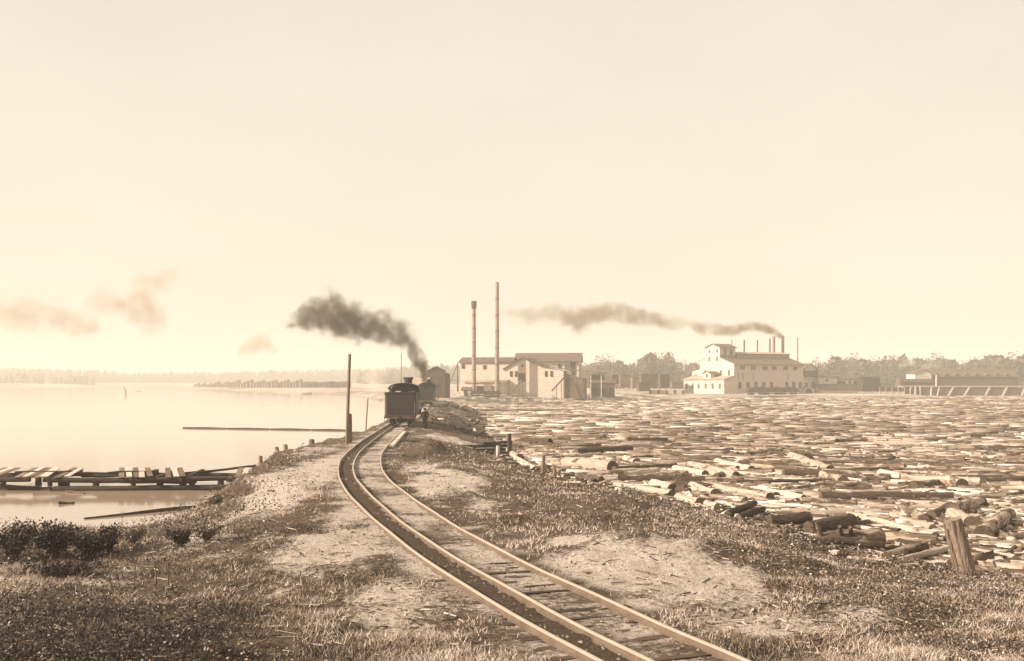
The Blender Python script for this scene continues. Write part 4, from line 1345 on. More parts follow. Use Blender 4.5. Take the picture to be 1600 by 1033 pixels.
d = 336.0
b = Bld('gabled_mill', 'white gabled mill house with small paired windows right of the tall stacks', 'mill', (PX(790, d), d, 0), yw)
w_ = 18.2
prof_ = [(0, -1), (w_, -1), (w_, PZ(580, d)), (11.2, PZ(573, d)), (5.4, PZ(560, d)), (0, PZ(575, d))]
b.block(prof_, 'y', 0, 13, m_white)
b.slab([(-.9, -.6, PZ(577.5, d)), (-.9, 13.3, PZ(577.5, d)), (5.4, 13.3, PZ(559.6, d)), (5.4, -.6, PZ(559.6, d))], m_roof)
b.slab([(11.2, -.6, PZ(573, d) + .03), (11.2, 13.3, PZ(573, d) + .03), (5.4, 13.3, PZ(559.6, d)), (5.4, -.6, PZ(559.6, d))], m_roof)
b.slab([(w_ + 12.6, -.5, PZ(584.5, d)), (w_ + 12.6, 5.3, PZ(584.5, d)), (11.2, 5.3, PZ(573, d)), (11.2, -.5, PZ(573, d))], m_roof, .22)
for x in (1.8, 3.4, 12.8, 14.5): b.win('y-', x, 0, 6.7, .55, 1.5)
b.win('y-', 5.4, 0, 9.2, .45, .5)
b.win('y-', 5.2, 0, 5.6, 1.9, 2.4, m_dark, m_brown, 'door')
b.block([(18.2, -1), (24.5, -1), (24.5, 5.2), (18.2, 6.6)], 'y', 1, 5, m_brown, 'shed_wall')
b.win('y-', 19.6, 1, 4.2, 1.8, 2.2, m_dark); b.win('y-', 23.2, 1, 4.2, 1.4, 1.4, m_pane2)
for x in (26.6, 29.8): MB().box((x, .2, 2.8), (.2, .2, 7.0)).build('porch_post', m_frame, b.r)

d = 362.0
b = Bld('saw_hall', 'long upper mill hall with a grey roof rising behind the white gabled mill', 'mill', (PX(808, d), d, 0), R(-6))
b.gable(0, 20.5, 0, 10, PZ(563.5, d), PZ(552, d), m_cream, m_roof, 'x', 1.0, -1)
for x, w2, h2, z, pn in ((16.6, 1.2, 2.4, 8.6, m_pane2), (18.6, 1.6, 4.2, 8.6, m_dark), (14.2, .9, 1.5, 9.2, m_pane)): b.win('y-', x, 0, z, w2, h2, pn)
for x in (20.9, 21.2): MB().box((x, -.7, 5.4), (.22, .22, 9.4)).build('corner_post', m_brown, b.r)

# tall dark shed and its annex
d = 300.0
b = Bld('dark_shed', 'tall dark brown gabled shed right of the rising smoke', 'shed', (PX(668, d), d, -.2), R(4))
b.gable(0, 4.9, 0, 6, PZ(580, d) + .2, PZ(573, d) + .2, m_brown, m_dark, 'y', .2, -1)
b.block([(4.9, -1), (6.2, -1), (6.2, PZ(583, d)), (4.9, PZ(581, d))], 'y', 1, 5, m_brown, 'annex')
b.win('y-', 2.4, 0, 3.0, 1.0, 1.6)
d = 240.0
b = Bld('pale_roofed_shed', 'low shed with a pale sloping roof behind the near engine', 'shed', (PX(633, d), d, -.1), R(-8))
b.gable(0, 4.4, 0, 9, PZ(602, d), PZ(590.5, d), m_brown, m_roofl, 'x', .3, -1)
b.win('y-', 1.4, 0, 1.6, .8, 1.2)

# A-frame derrick and ramps
d = 318.0
t = thing('derrick', 'timber A-frame derrick between the dark shed and the white sawmill', 'derrick', (PX(714.5, d), d, -.4))
def dpt(px, py, dy=0.0): return (PX(px - 714.5 + 800, d), dy, PZ(py, d) + .4)
MB().beam(dpt(714.7, 612), dpt(715.2, 567), .32, .32).build('mast', m_timber, t)
MB().beam(dpt(699, 607, 1), dpt(714.5, 570), .25, .25).build('leg', m_timber, t)
MB().beam(dpt(717, 612, -3), dpt(715, 571), .25, .25).build('leg', m_timber, t)
MB().beam(dpt(705, 594, .6), dpt(715, 594), .2, .2).build('brace', m_timber, t)
for (x0, y0, x1, y1, lab, d) in ((799, 612, 816, 593, 'steep log ramp climbing to the gabled mill door', 326), (862, 611, 882, 590, 'log ramp climbing to the lean-to right of the gabled mill', 327)):
    t = thing('log_ramp', lab, 'ramp', (PX(x0, d), d, 0), 0, 'log ramps at the sawmill')
    A, B = Vector((0, 0, PZ(y0, d))), Vector((PX(x1, d) - PX(x0, d), 3, PZ(y1, d)))
    for dy in (-.9, .9): MB().beam(A + Vector((0, dy, 0)), B + Vector((0, dy, 0)), .25, .4).build('rail_timber', m_timber, t)
    for k in range(8): MB().beam(A.lerp(B, (k + .5) / 8) + Vector((0, -1.1, .22)), A.lerp(B, (k + .5) / 8) + Vector((0, 1.1, .22)), .35, .08).build('board', m_timber, t)
    for k in (3, 6, 8):
        q = A.lerp(B, k / 8)
        MB().beam((q.x, -.9, -1), (q.x, -.9, q.z), .22, .22).build('trestle_post', m_timber, t)

# dark wall of stacked slabs before the sawmill
d = 322.0
t = thing('slab_fence', 'low dark board fence in front of the white sawmill', 'fence', (PX(735, d), d, -.6))
for k in range(22):
    MB().box((.2 + k * .4, 0, 1.0 + .05 * math.sin(k * 2.1)), (.385, .08, 2.3)).build('board', m_dark if k % 3 else m_brown, t)
for k in range(5): MB().box((.2 + k * 2.1, .12, 1.0), (.18, .16, 2.4)).build('fence_post', m_dark, t)
d = 325.0
b = Bld('pump_house', 'small pale hut with a dark doorway at the left end of the low dark fence', 'hut', (PX(721, d), d, -.5), R(-10))
b.gable(0, 2.6, 0, 3, 2.2, 3.1, m_cream, m_roof, 'x', .2, -.6); b.win('y-', 1.3, 0, 1.2, .8, 1.6)
d = 345.0
b = Bld('brown_shed', 'low brown open shed right of the sawmill porch', 'shed', (PX(922, d), d, -.4), R(-5))
b.gable(0, 7.8, 0, 6, 4.2, 5.0, m_brown, m_brown, 'x', .3, -.6)
for x in (1.5, 4.5, 6.5): b.win('y-', x, 0, 1.8, 1.2, 2.0, m_dark)

# ---- sheds to the right of the planing mill
d = 430.0
b = Bld('engine_shed', 'gabled shed with a dark roof band attached right of the planing mill', 'shed', (PX(1255, d), d, -.3), R(18))
b.gable(0, 6.4, 0, 12, PZ(577, d), PZ(567, d), m_cream, m_roof, 'y', .5, -1)
b.block([(0, PZ(587, d)), (6.4, PZ(587, d)), (6.4, PZ(578, d)), (0, PZ(578, d))], 'y', -.8, -.02, m_roof, 'awning')
b.win('y-', 1.4, 0, 3.6, .7, 1.0); b.win('y-', 4.6, 0, 3.2, 1.4, 2.8, m_dark)
d = 428.0
b = Bld('dry_kiln', 'long low pale shed with one small window right of the engine shed', 'shed', (PX(1280, d), d, -.3), R(3))
b.gable(0, 7.0, 0, 10, PZ(588, d), PZ(585.5, d), m_cream, m_roof, 'x', .4, -1); b.win('y-', 3, 0, 5.2, .6, .7)
b.gable(7.4, 16.5, 1, 9, PZ(591.5, d), PZ(589, d), m_cream, m_roof, 'x', .3, -1)
b.win('y-', 9.2, 1, 4.0, 3.0, 1.6, m_dark); b.win('y-', 15.2, 1, 4.0, 1.4, 1.8, m_dark); b.win('y-', 12.6, 1, 4.2, .5, 1.6, m_pane2)
d = 412.0
b = Bld('arch_shed', 'small shed with a black arched opening beside the planing mill corner', 'shed', (PX(1256, d), d, -.4), 0)
b.gable(0, 3.8, 0, 5, 1.9, 3.0, m_cream, m_roof, 'y', .2, -.6)
MB().prism([(.5, -.3), (3.3, -.3), (3.3, 1.2), (2.7, 2.1), (1.9, 2.4), (1.1, 2.1), (.5, 1.2)], 'y', -.06, .0).build('arched_opening', m_coal, b.r)
b = Bld('lumber_shed', 'long low shed with a dark roof band along the far bank', 'shed', (PX(1282, d), d, -.4), R(1))
b.block([(0, -.6), (5, -.6), (5, 2.6), (0, 1.6)], 'x', 0, 14.4, m_tan)
b.slab([(-.3, -.9, 1.5), (14.7, -.9, 1.5), (14.7, 5.3, 3.6), (-.3, 5.3, 3.6)], m_dark, .3)
for k in range(9): MB().box((.4 + k * 1.7, -.12, .7), (.16, .2, 1.9)).build('shed_post', m_frame, b.r)
d = 441.0
b = Bld('beehive_burner', 'small dark dome with a rounded top on the far bank', 'burner', (PX(1405.5, d), d, -.3), 0)
mb = MB(); mb.tube([(0, 0, -.5), (0, 0, 3.6), (0, 0, 5.0), (0, 0, 5.9), (0, 0, 6.3)], [1.75, 1.7, 1.45, .9, .2], 18); mb.build('dome', m_brown, b.r, True)
MB().box((-.4, -1.72, .9), (.9, .1, 1.8)).build('door', m_coal, b.r)
d = 443.0
b = Bld('long_lumber_shed', 'low dark-roofed shed between the dome and the wharf building', 'shed', (PX(1413, d), d, -.3), 0)
b.gable(0, 12, 0, 6, 4.2, 5.6, m_brown, m_dark, 'x', .3, -.6)
d = 453.0
b = Bld('wharf_warehouse', 'long dark warehouse with a row of pale roof dormers above the wharf', 'warehouse', (PX(1428, d), d, -.2), R(2))
LW = 44
b.gable(3.5, LW, 0, 12, PZ(588, d), PZ(577, d), m_brown, m_roof, 'x', .4, -.6)
b.gable(0, 7.0, -1.0, 8, PZ(583, d), PZ(577, d), m_cream, m_roof, 'y', .4, -.6); b.win('y-', 2.8, -1, 3.7, 1.5, 2.0, m_dark)
for k in range(8):
    x = 9.5 + k * 4.3
    mb = MB(); mb.prism([(x - 1.0, PZ(588.5, d)), (x + 1.0, PZ(588.5, d)), (x + 1.0, PZ(585, d)), (x, PZ(582, d)), (x - 1.0, PZ(585, d))], 'y', -.35, 3.0)
    mb.build('dormer', m_roof, b.r)
MB().box((24, -.05, .8), (40, .06, 2.4)).build('dark_siding', m_dark, b.r)
for k in range(4): b.win('y-', 21 + k * 1.6, -.08, 1.3, .9, 1.4, m_pane2)
post(1463, 586, 604, 2.2, 0, 'pale tall post on the wharf in front of the dark warehouse', name='pale_post', d=438, mat=m_white)

# wharf
d = 437.0
t = thing('wharf', 'long wharf with pale posts and dark filling at the far right of the pond', 'wharf', (PX(1407, d), d, 0))
LW = PX(1640, d) - PX(1407, d)
MB().box((LW / 2, 1.5, PZ(603.6, d)), (LW, 3.4, .3)).build('deck', m_plank, t)
MB().box((LW / 2, .6, -.3), (LW, .4, 3.9)).build('crib_face', m_brown, t)
for px0, px1, w2 in ((1410, 1410, 1.6), (1423, 1421, .5), (1430, 1430, 1.2), (1437.5, 1437.5, .9), (1455.5, 1454.5, .7), (1468, 1464, .5), (1490, 1481, .6), (1515, 1506, .6), (1547, 1539, .7), (1574, 1566, .7), (1602, 1596, .7)):
    MB().beam((PX(px1, d) - PX(1407, d), .1, -1.9), (PX(px0, d) - PX(1407, d), .1, PZ(604.4, d)), .35, w2).build('wharf_post', m_plank, t)

# board fence along the far bank
d = 415.0
t = thing('far_fence', 'long pale and dark board fence between lumber shed and wharf', 'fence', (PX(1374, d), d, -.4))
for k in range(12):
    MB().box((.4 + k * .8, 0, 1.7), (.76, .1, 1.5)).build('dark_panel', m_dark, t)
    MB().box((.4 + k * .8, 0.02, .2), (.76, .08, 1.46)).build('pale_panel', m_tan, t)
for k in range(5): MB().box((.1 + k * 2.35, -.14, 1.1), (.14, .14, 3.0)).build('fence_post', m_frame, t)

# ------------------------------------------------------------------ lumber stacks
def lumber_mesh(w, l, h, mat, seed):
    random.seed(seed); mb = MB(); z = 0
    mb.box((0, 0, .15), (w * .9, l * .9, .3)); z = .3
    while z < h:
        t = .34; a_ = random.uniform(-.05, .05)
        mb.box((a_, 0, z + t / 2), (w * random.uniform(.9, 1.0), l * random.uniform(.92, 1), t)); z += t
        mb.box((0, 0, z + .03), (w * .85, l * .8, .06)); z += .06
    mb.prism([(-w * .52, h + .05), (w * .52, h + .35), (w * .52, h + .5), (-w * .52, h + .2)], 'y', -l * .52, l * .52)
    return mb.mesh('lumber_stack', mat)
sp = np.array([(303, 935), (340, 850), (400, 745), (470, 700), (545, 690)])
px = 304.0; k = 0
lm = [lumber_mesh(1, 1, h, m_lumber, 70 + i) for i, h in enumerate((1,))]
lms = [lumber_mesh(1.7, 4.8, 3.0 + .5 * i, m_lumber, 80 + i) for i in range(4)]
lmd = [lumber_mesh(3.4, 5, 3.6 + .3 * i, m_lumberd, 90 + i) for i in range(3)]
while px < 544:
    d = float(np.interp(px, sp[:, 0], sp[:, 1])) + 8
    dark = px > 484
    me = (lmd if dark else lms)[k % (3 if dark else 4)]
    s = .72 if px < 335 else (.95 if px < 360 else 1.15)
    if dark: s = .95
    x = (px - CX) * d / FPX
    o = link('lumber_stack', me, None, (x, d, gz1(x, d) - .1), (0, 0, .35))
    o.scale = (s, s, s)
    tag(o, 'dark close-set lumber stack on the spit, ' + ('left end of the dark block' if px < 505 else ('middle of the dark block' if px < 528 else 'behind the tall pole')) if dark else ('lowest', 'low', 'high', 'highest')[k % 4] + ' pale narrow lumber stack on the spit, ' + ('at its far tip' if px < 350 else ('toward its far half' if px < 400 else ('toward its near half' if px < 445 else 'next to the dark block'))), 'lumber stack', 'dark lumber stacks on the spit' if dark else 'pale lumber stacks on the spit')
    px += (3.7 * s * 1700 / d) if dark else (random.choice((1.7, 1.72, 1.76, 2.3)) * s * 1700 / d)
    k += 1
for i, (x0, x1, y0, y1, d, mt, lab) in enumerate(((922, 944, 586, 607, 372, m_brown, 'wide dark lumber stack next to the brown open shed'), (955, 966, 586, 600, 420, m_lumberd, 'small dark lumber stack standing high between two wider ones'), (967, 984, 586, 604, 430, m_lumber, 'faded lumber stack behind the small dark one'),
                                                  (1000, 1027, 585.5, 606, 410, m_brown, 'wide brown lumber stack midway to the planing mill'), (1030, 1045, 586, 606, 416, m_brown, 'narrow brown lumber stack nearest the planing mill'), (996, 1014, 599, 611, 392, m_lumberd, 'low black lumber stack in front of the wide brown one'),
                                                  (986, 998, 590, 606, 440, m_lumber, 'low faded stack tucked beside the wide brown one'), (1047, 1066, 598, 607, 440, m_lumber, 'faded stack just left of the white lean-to'), (1343, 1372, 590, 612, 420, m_dark, 'dark heap of slabs between lumber shed and fence'))):
    w2, h2 = (x1 - x0) * d / FPX, (y1 - y0) * d / FPX
    o = lumber_mesh(w2, 6, h2, mt, 120 + i)
    tag(link('lumber_stack', o, None, ((x0 + x1) / 2 * d / FPX - CX * d / FPX, d, PZ(y1, d)), (0, 0, .05)), lab, 'lumber stack')
d = 396.0
t = thing('low_plank_wall', 'low faded plank wall left of the white lean-to', 'wall', (PX(1014, d), d, -.7))
for k in range(13): MB().box((.5 + k, 0, 1.0 + .06 * math.sin(k * 3)), (.97, .12, 2.0)).build('plank', m_tan if k % 3 else m_brown, t)

# snag and boat far out on the lake
q = W(197, 617, WATER_Z)
mb = MB(); mb.tube([(0, 0, -.5), (-.3, 0, 1.8), (-.9, 0, 3.6)], [.3, .22, .1], 7); mb.tube([(-.2, 0, 1.2), (.7, 0, 1.9)], [.14, .08], 6)
o = mb.build('snag', m_timber); o.location = q; tag(o, 'dead snag sticking out of the far lake', 'snag')
q = W(212, 612, WATER_Z); q2 = W(220, 612.2, WATER_Z)
mb = MB(); mb.tube([q, q2], .35, 7); tag(mb.build('floating_log', m_timber), 'lone log afloat beside the dead snag', 'log')
q = W(478.5, 616.5, WATER_Z)
t = thing('rowing_boat', 'small white boat beached below the lumber stacks', 'boat', q, R(8))
mb = MB(); st = [(-1.8, .45, .62), (-1.0, .75, .5), (0, .85, .46), (1.0, .7, .5), (1.9, .08, .8)]
vv = []
for x, w2, h2 in st: vv += [(x, -w2, h2), (x, -w2 * .6, -.05), (x, w2 * .6, -.05), (x, w2, h2)]
ff = [(i * 4 + j, i * 4 + j + 1, i * 4 + j + 5, i * 4 + j + 4) for i in range(4) for j in range(3)] + [(0, 1, 2, 3), (16, 17, 18, 19)]
mb.add(vv, ff); mb.build('hull', m_white, t)
for x in (-.7, .6): MB().box((x, 0, .38), (.3, 1.36, .05)).build('thwart', m_cream, t)
t.scale = (1.3, 1.3, 1.6)

# scraps and slabs lying on the bank by the sawmill
mb = MB(); random.seed(3)
for i in range(520):
    y = random.uniform(110, 325); x = random.uniform(float(track_x(y)) + 3.2, float(np.interp(y, [95, 116, 150, 182, 230, 277, 300, 322, 334], [-1, -2, -3.5, -4.5, -8, -13, -8, 10, 30])))
    if y > 255: x = random.uniform(-14, 24); y = random.uniform(309, 324)
    L = random.uniform(.3, 1.6) if y < 300 else random.uniform(.8, 4.5)
    mb.box((x, y, gz1(x, y) + (.06 if y < 300 else random.uniform(.1, 1.1))), (L, random.uniform(.08, .3), random.uniform(.04, .2)), random.choice((0, 1, 1, 1, 2, 2, 2, 1, 1) if y < 300 else (1, 1, 1, 2, 2, 0)), mat=(Matrix.Rotation(random.uniform(0, 3.1), 3, 'Z') @ Matrix.Rotation(random.uniform(-.5, .4) * (random.random() < .4), 3, 'Y')))
tag(mb.build('wood_scraps', [m_plank, m_timberd, m_brown]), 'scattered slabs and scrap wood on the bank by the sawmill', kind='stuff')


# ------------------------------------------------------------------ trees
def crown_mesh(kind, h, r, seed, mat, n=150):
    rs = np.random.default_rng(seed)
    V, F = [], []
    for i in range(n):
        t = rs.random() ** (.8 if kind == 'pine' else 1)
        if kind == 'pine':
            z = h * (.12 + .88 * t); rr = r * (1 - t) ** .8 * (.55 + .6 * rs.random()) + .1
        else:
            z = h * (.3 + .7 * t); rr = r * math.sqrt(max(.05, 1 - ((t - .45) / .6) ** 2)) * (.3 + .75 * rs.random())
        a_ = rs.random() * 6.283
        c = np.array([rr * math.cos(a_) * .75, rr * math.sin(a_) * .75, z])
        s = h * .055 * (.6 + rs.random()) * (.4 + .9 * (1 - t) if kind == 'pine' else 1.5)
        out = np.array([math.cos(a_), math.sin(a_), -.35 if kind == 'pine' else rs.normal() * .8])
        sd_ = np.array([-math.sin(a_), math.cos(a_), rs.normal() * .3])
        o = len(V)
        V += [c - out * s * .6, c + sd_ * s * .7 + rs.normal(size=3) * s * .2, c + out * s * 1.1, c - sd_ * s * .7 + rs.normal(size=3) * s * .2]
        F.append((o, o + 1, o + 2, o + 3))
    return raw_mesh('crown', np.array(V), np.array(F), None, [mat])


tv = []
for k in range(4): tv.append((crown_mesh('pine', 1, .135, 200 + k, m_needle), 'pine_tree'))
for k in range(4): tv.append((crown_mesh('leaf', 1, .3, 210 + k, m_leaf, 170), 'leafy_tree'))
mb = MB(); mb.tube([(0, 0, -.02), (.004, 0, .4), (0, .004, .92)], [.022, .015, .003], 7)
for k in range(4): mb.tube([(0, 0, .4 + .1 * k), (.09 * math.cos(k * 2), .09 * math.sin(k * 2), .5 + .1 * k)], [.007, .002], 4)
trunk_me = mb.mesh('trunk', m_trunk)
random.seed(21)
# tops of the right-hand woods, along the photograph's columns
tops = [(925, 562), (945, 559), (965, 562), (985, 565), (1000, 558), (1012, 551), (1025, 557), (1045, 548), (1060, 562), (1090, 563), (1130, 566), (1180, 566), (1240, 565), (1262, 566), (1280, 562), (1300, 560), (1320, 555), (1345, 557), (1370, 556), (1400, 555), (1430, 555), (1455, 556), (1475, 555), (1490, 562), (1510, 563), (1530, 556), (1560, 554), (1620, 556), (1680, 558)]
tx = np.array(tops)
px = 922.0; k = 0
while px < 1690:
    d = random.uniform(590, 660)
    top = float(np.interp(px, tx[:, 0], tx[:, 1])) + random.choice((-6, -1, 1, 3, 5, 7))
    x = (px - CX) * d / FPX; z = gz1(x, d)
    h = CH + (HY - top) * d / FPX - z
    v = random.choice((0, 1, 2, 3, 0, 1, 2, 3, 0, 1, 2, 3, 4, 5))
    me, nm = tv[v]
    t = thing(nm, 'tall spiky conifer in the hazy woods behind the mills' if v < 4 else 'round leafy tree in the hazy woods behind the mills', 'tree', (x, d, z), random.uniform(0, 6.28), 'conifers at the front of the woods' if v < 4 else 'leafy trees at the front of the woods')
    wd = random.uniform(.8, 1.3)
    t.scale = (h * wd, h * wd, h)
    hp = HY - top
    t['label'] = ('narrow' if wd < .97 else ('broad' if wd > 1.14 else 'middling')) + (' towering' if hp > 43 else (' tall' if hp > 37 else ' lower')) + (' conifer' if v < 4 else ' rounded leafy tree') + ' in the hazy woods ' + next(w_ for q, w_ in ((945, 'behind the sawmill porch'), (1000, 'behind the small dark lumber stack'), (1075, 'behind the wide brown lumber stacks'), (1260, 'behind the planing mill roof'), (1330, 'right of the engine shed'), (1405, 'behind the board fence'), (1480, 'behind the pale warehouse gable'), (1560, 'behind the warehouse dormers'), (9999, 'beyond the right end of the warehouse')) if px < q)
    link('crown', me, t); link('trunk', trunk_me, t)
    px += random.uniform(4.5, 9.5); k += 1


def forest(name, label, pts, n_clump, mat, hfun, seed):
    rs = np.random.default_rng(seed)
    P = np.array(pts); n = len(P)
    V = np.zeros((n, n_clump, 4, 3)); 
    h = hfun(P)
    t = rs.random((n, n_clump)) ** .9
    a_ = rs.random((n, n_clump)) * 6.283
    pine = (rs.random(n) < .88)[:, None]
    rr = np.where(pine, .15 * (1 - t) ** .9 + .01, .27 * np.sqrt(np.maximum(.05, 1 - ((t - .45) / .62) ** 2))) * (.4 + .7 * rs.random((n, n_clump))) * h[:, None]
    c = np.stack([P[:, 0:1] + rr * np.cos(a_), P[:, 1:2] + rr * np.sin(a_), P[:, 2:3] + h[:, None] * (.03 + .95 * t)], -1)
    s = h[:, None] * .075 * np.where(pine, .35 + .65 * (1 - t), 1) * (.6 + rs.random((n, n_clump)))
    for q in range(4):
        off = rs.normal(size=(n, n_clump, 3)) * .35
        base = np.stack([np.cos(q * 1.571 + a_), np.sin(q * 1.571 + a_), np.sin(q * 1.571) * .9 + 0 * a_], -1)
        V[:, :, q] = c + (base + off) * s[..., None]
    Vf = V.reshape(-1, 3); F = np.arange(len(Vf)).reshape(-1, 4)
    tag(link(name, raw_mesh(name, Vf, F, None, [mat])), label, kind='stuff')


pts = []
random.seed(9)
for i in range(1900):
    px = random.uniform(-120, 720); d = random.uniform(1720, 1800) if px < 560 else random.uniform(1000, 1400)
    pts.append(((px - CX) * d / FPX, d, .8))
for i in range(160):
    px = random.uniform(-140, 150); d = random.uniform(1240, 1300); pts.append(((px - CX) * d / FPX, d, -.5))
def hf(P):
    px = CX + P[:, 0] * FPX / P[:, 1]
    top = np.interp(px, [-120, 60, 130, 200, 300, 400, 500, 560, 640, 720], [576, 577, 579, 583, 583, 581, 579, 578, 573, 570]) + np.random.default_rng(4).uniform(-2, 4, len(P))
    h = CH + (HY - top) * P[:, 1] / FPX - P[:, 2]
    return np.where((P[:, 1] > 1235) & (P[:, 1] < 1305) & (px < 152), h * np.random.default_rng(6).uniform(.5, .85, len(P)), h)
forest('far_shore_woods', 'low hazy woods along the far lake shore', pts, 30, m_leaf, hf, 1)
pts = []
for i in range(1300):
    px = random.uniform(880, 1720); d = random.uniform(670, 760); pts.append(((px - CX) * d / FPX, d, .3))
def hf2(P):
    px = CX + P[:, 0] * FPX / P[:, 1]
    return CH + (HY - (np.interp(px, tx[:, 0], tx[:, 1]) + np.random.default_rng(5).uniform(4, 14, len(P)))) * P[:, 1] / FPX - P[:, 2]
forest('background_woods', 'dense hazy woods filling the background behind the mills', pts, 34, m_leaf, hf2, 2)

# ------------------------------------------------------------------ bushes, stalks and ground plants
def bush(px, py, wpx, hpx, label, mat, seed, z=-1.0, n=900, name='bush', leaf=.07):
    c = GP(px, py)
    ppm = FPX / c.y; r, h = wpx / 2 / ppm, hpx / ppm; n = int(n * 1.1); leaf *= .62; h *= .85
    rs = np.random.default_rng(seed)
    t = thing(name, label, 'bush', c, 0, 'bushes on the lake shore')
    mb = MB()
    tips = []
    for k in range(14):
        a_ = k * 2.4 + rs.random(); q = r * rs.uniform(.2, .95)
        tip = Vector((q * math.cos(a_), q * math.sin(a_), h * rs.uniform(.6, 1.05)))
        mb.tube([(0, 0, -.1), tuple(tip * .5 + Vector((0, 0, h * .1))), tuple(tip)], [.03, .018, .006], 5); tips.append(tip)
    mb.build('stem', m_trunk, t)
    V, F = [], []
    for i in range(n):
        tp = np.array(tips[rs.integers(len(tips))]); f = rs.uniform(.25, 1.05)
        p_ = tp * np.array([f, f, f ** .7]) + rs.normal(size=3) * np.array([r * .17, r * .17, h * .1])
        p_[2] = max(p_[2], .02)
        u, w2 = rs.normal(size=3), rs.normal(size=3)
        u /= np.linalg.norm(u); w2 -= u * w2.dot(u); w2 /= np.linalg.norm(w2)
        s = leaf * rs.uniform(.6, 1.5); o = len(V)
        V += [p_ - u * s, p_ + w2 * s * .5, p_ + u * s, p_ - w2 * s * .5]; F.append((o, o + 1, o + 2, o + 3))
    link('foliage', raw_mesh('foliage', np.array(V), np.array(F), None, [mat]), t)


bush(85, 872, 90, 56, 'dark dense bush at the lake shore, leftmost of the clump', m_grass_k, 1, n=2200)
bush(140, 878, 74, 56, 'dark dense bush in the middle of the shore clump', m_grass_k, 2, n=1900)
bush(172, 866, 40, 48, 'small dark bush at the right end of the shore clump', m_grass_k, 3, n=900)
bush(20, 880, 90, 66, 'dark bush at the picture edge left of the shore clump', m_grass_k, 4, n=1800)
bush(208, 850, 44, 26, 'low ragged bush by the water, right of the shore clump', m_weed, 5, n=600)
bush(283, 856, 50, 30, 'grey-brown bush on the bank below the short propped log', m_grass_k, 6, z=-.8, n=900)
bush(322, 846, 54, 26, 'leafy bush on the bank slope with pale dry stems', m_weed, 7, z=-.6, n=700)
bush(100, 905, 120, 26, 'wide low dark bush standing for the shade nearest the corner', m_grass_k, 8, z=-.8, n=1500)  # dark bush added for the shadow over the near left corner
for (px, py, h, lab, seed) in ((191, 814, 40, 'thin leafless sapling at the water edge beyond the bushes', 1), (209, 921, 52, 'bare dry stalk standing in the tall grass, left one', 2), (243, 921, 50, 'bare dry stalk pair in the tall grass', 3), (282, 800, 16, 'small dead twig by the slim drift log', 4), (262, 918, 44, 'bare forked stalk in the tall grass, right one', 5)):
    c = GP(px, py); hh = h * c.y / FPX
    random.seed(seed); mb = MB(); mb.tube([(0, 0, -.05), (.02, 0, hh * .5), (random.uniform(-.08, .08), 0, hh)], [.022, .016, .008], 5)
    for k in range(7):
        z = hh * random.uniform(.35, .95); a_ = random.uniform(0, 6.28); L = random.uniform(.1, .3) * min(1, hh)
        mb.tube([(.01, 0, z), (L * math.cos(a_), L * math.sin(a_), z + L * .9)], [.01, .004], 4)
    o = mb.build('dry_stalk', m_trunk); o.location = c; tag(o, lab, 'plant', 'dry stalks near the lake')


def scatter(n, y0, y1, seed):
    rs = np.random.default_rng(seed)
    u = rs.random(n)
    y = 1 / (1 / y0 + u * (1 / y1 - 1 / y0))
    x = (rs.random(n) * 2 - 1) * (.5 * y + 3)
    sd_ = water_sd(x, y)
    ok = sd_ > .05
    x, y, sd_ = x[ok], y[ok], sd_[ok]
    return x, y, sd_, ground_z(x, y, sd_), sand_mask(x, y), np.abs(side(x, y)), rs


def build_grass():
    x, y, sd_, z, sm, s, rs = scatter(620000, 15, 110, 12)
    patch = fbm(x * .5, y * .5, 21, 4)
    keep = (rs.random(len(x)) > np.clip(sm * 1.9 + np.clip((.52 - patch) * 7, 0, .93), 0, .985)) & (s > 1.45)
    x, y, z, patch, sd_, sm = x[keep], y[keep], z[keep], patch[keep], sd_[keep], sm[keep]
    n = len(x)
    left_low = (x < -9) & (y < 46)
    hgt = rs.uniform(.02, .12, n) * (1 + .25 * left_low) * (.45 + 1.2 * patch)
    wd = rs.uniform(.006, .013, n) * np.clip(y / 20, 1, 3.5)
    a_ = rs.random(n) * 6.283
    lean = rs.normal(size=(n, 2)) * .75 * hgt[:, None]
    b0 = np.stack([x - wd * np.cos(a_), y - wd * np.sin(a_), z - .02], 1)
    b1 = np.stack([x + wd * np.cos(a_), y + wd * np.sin(a_), z - .02], 1)
    tp = np.stack([x + lean[:, 0], y + lean[:, 1], z + hgt], 1)
    V = np.stack([b0, b1, tp], 1).reshape(-1, 3)
    F = np.arange(3 * n).reshape(-1, 3)
    tone = fbm(x * .35, y * .35, 51, 3) + rs.normal(size=n) * .09 - .2 * np.exp(-((y - 20) / 4) ** 2) * np.clip((-3.5 - x) / 2, 0, 1)  # last term darkens the near left corner, standing for a shadow there
    MI = np.where(tone > .47, 0, np.where(tone > .34, 1, 2))
    tag(link('grass', raw_mesh('grass', V, F, MI, [m_grass_d, m_grass_m, m_grass_k])), 'dry grass growing over both banks', kind='stuff')


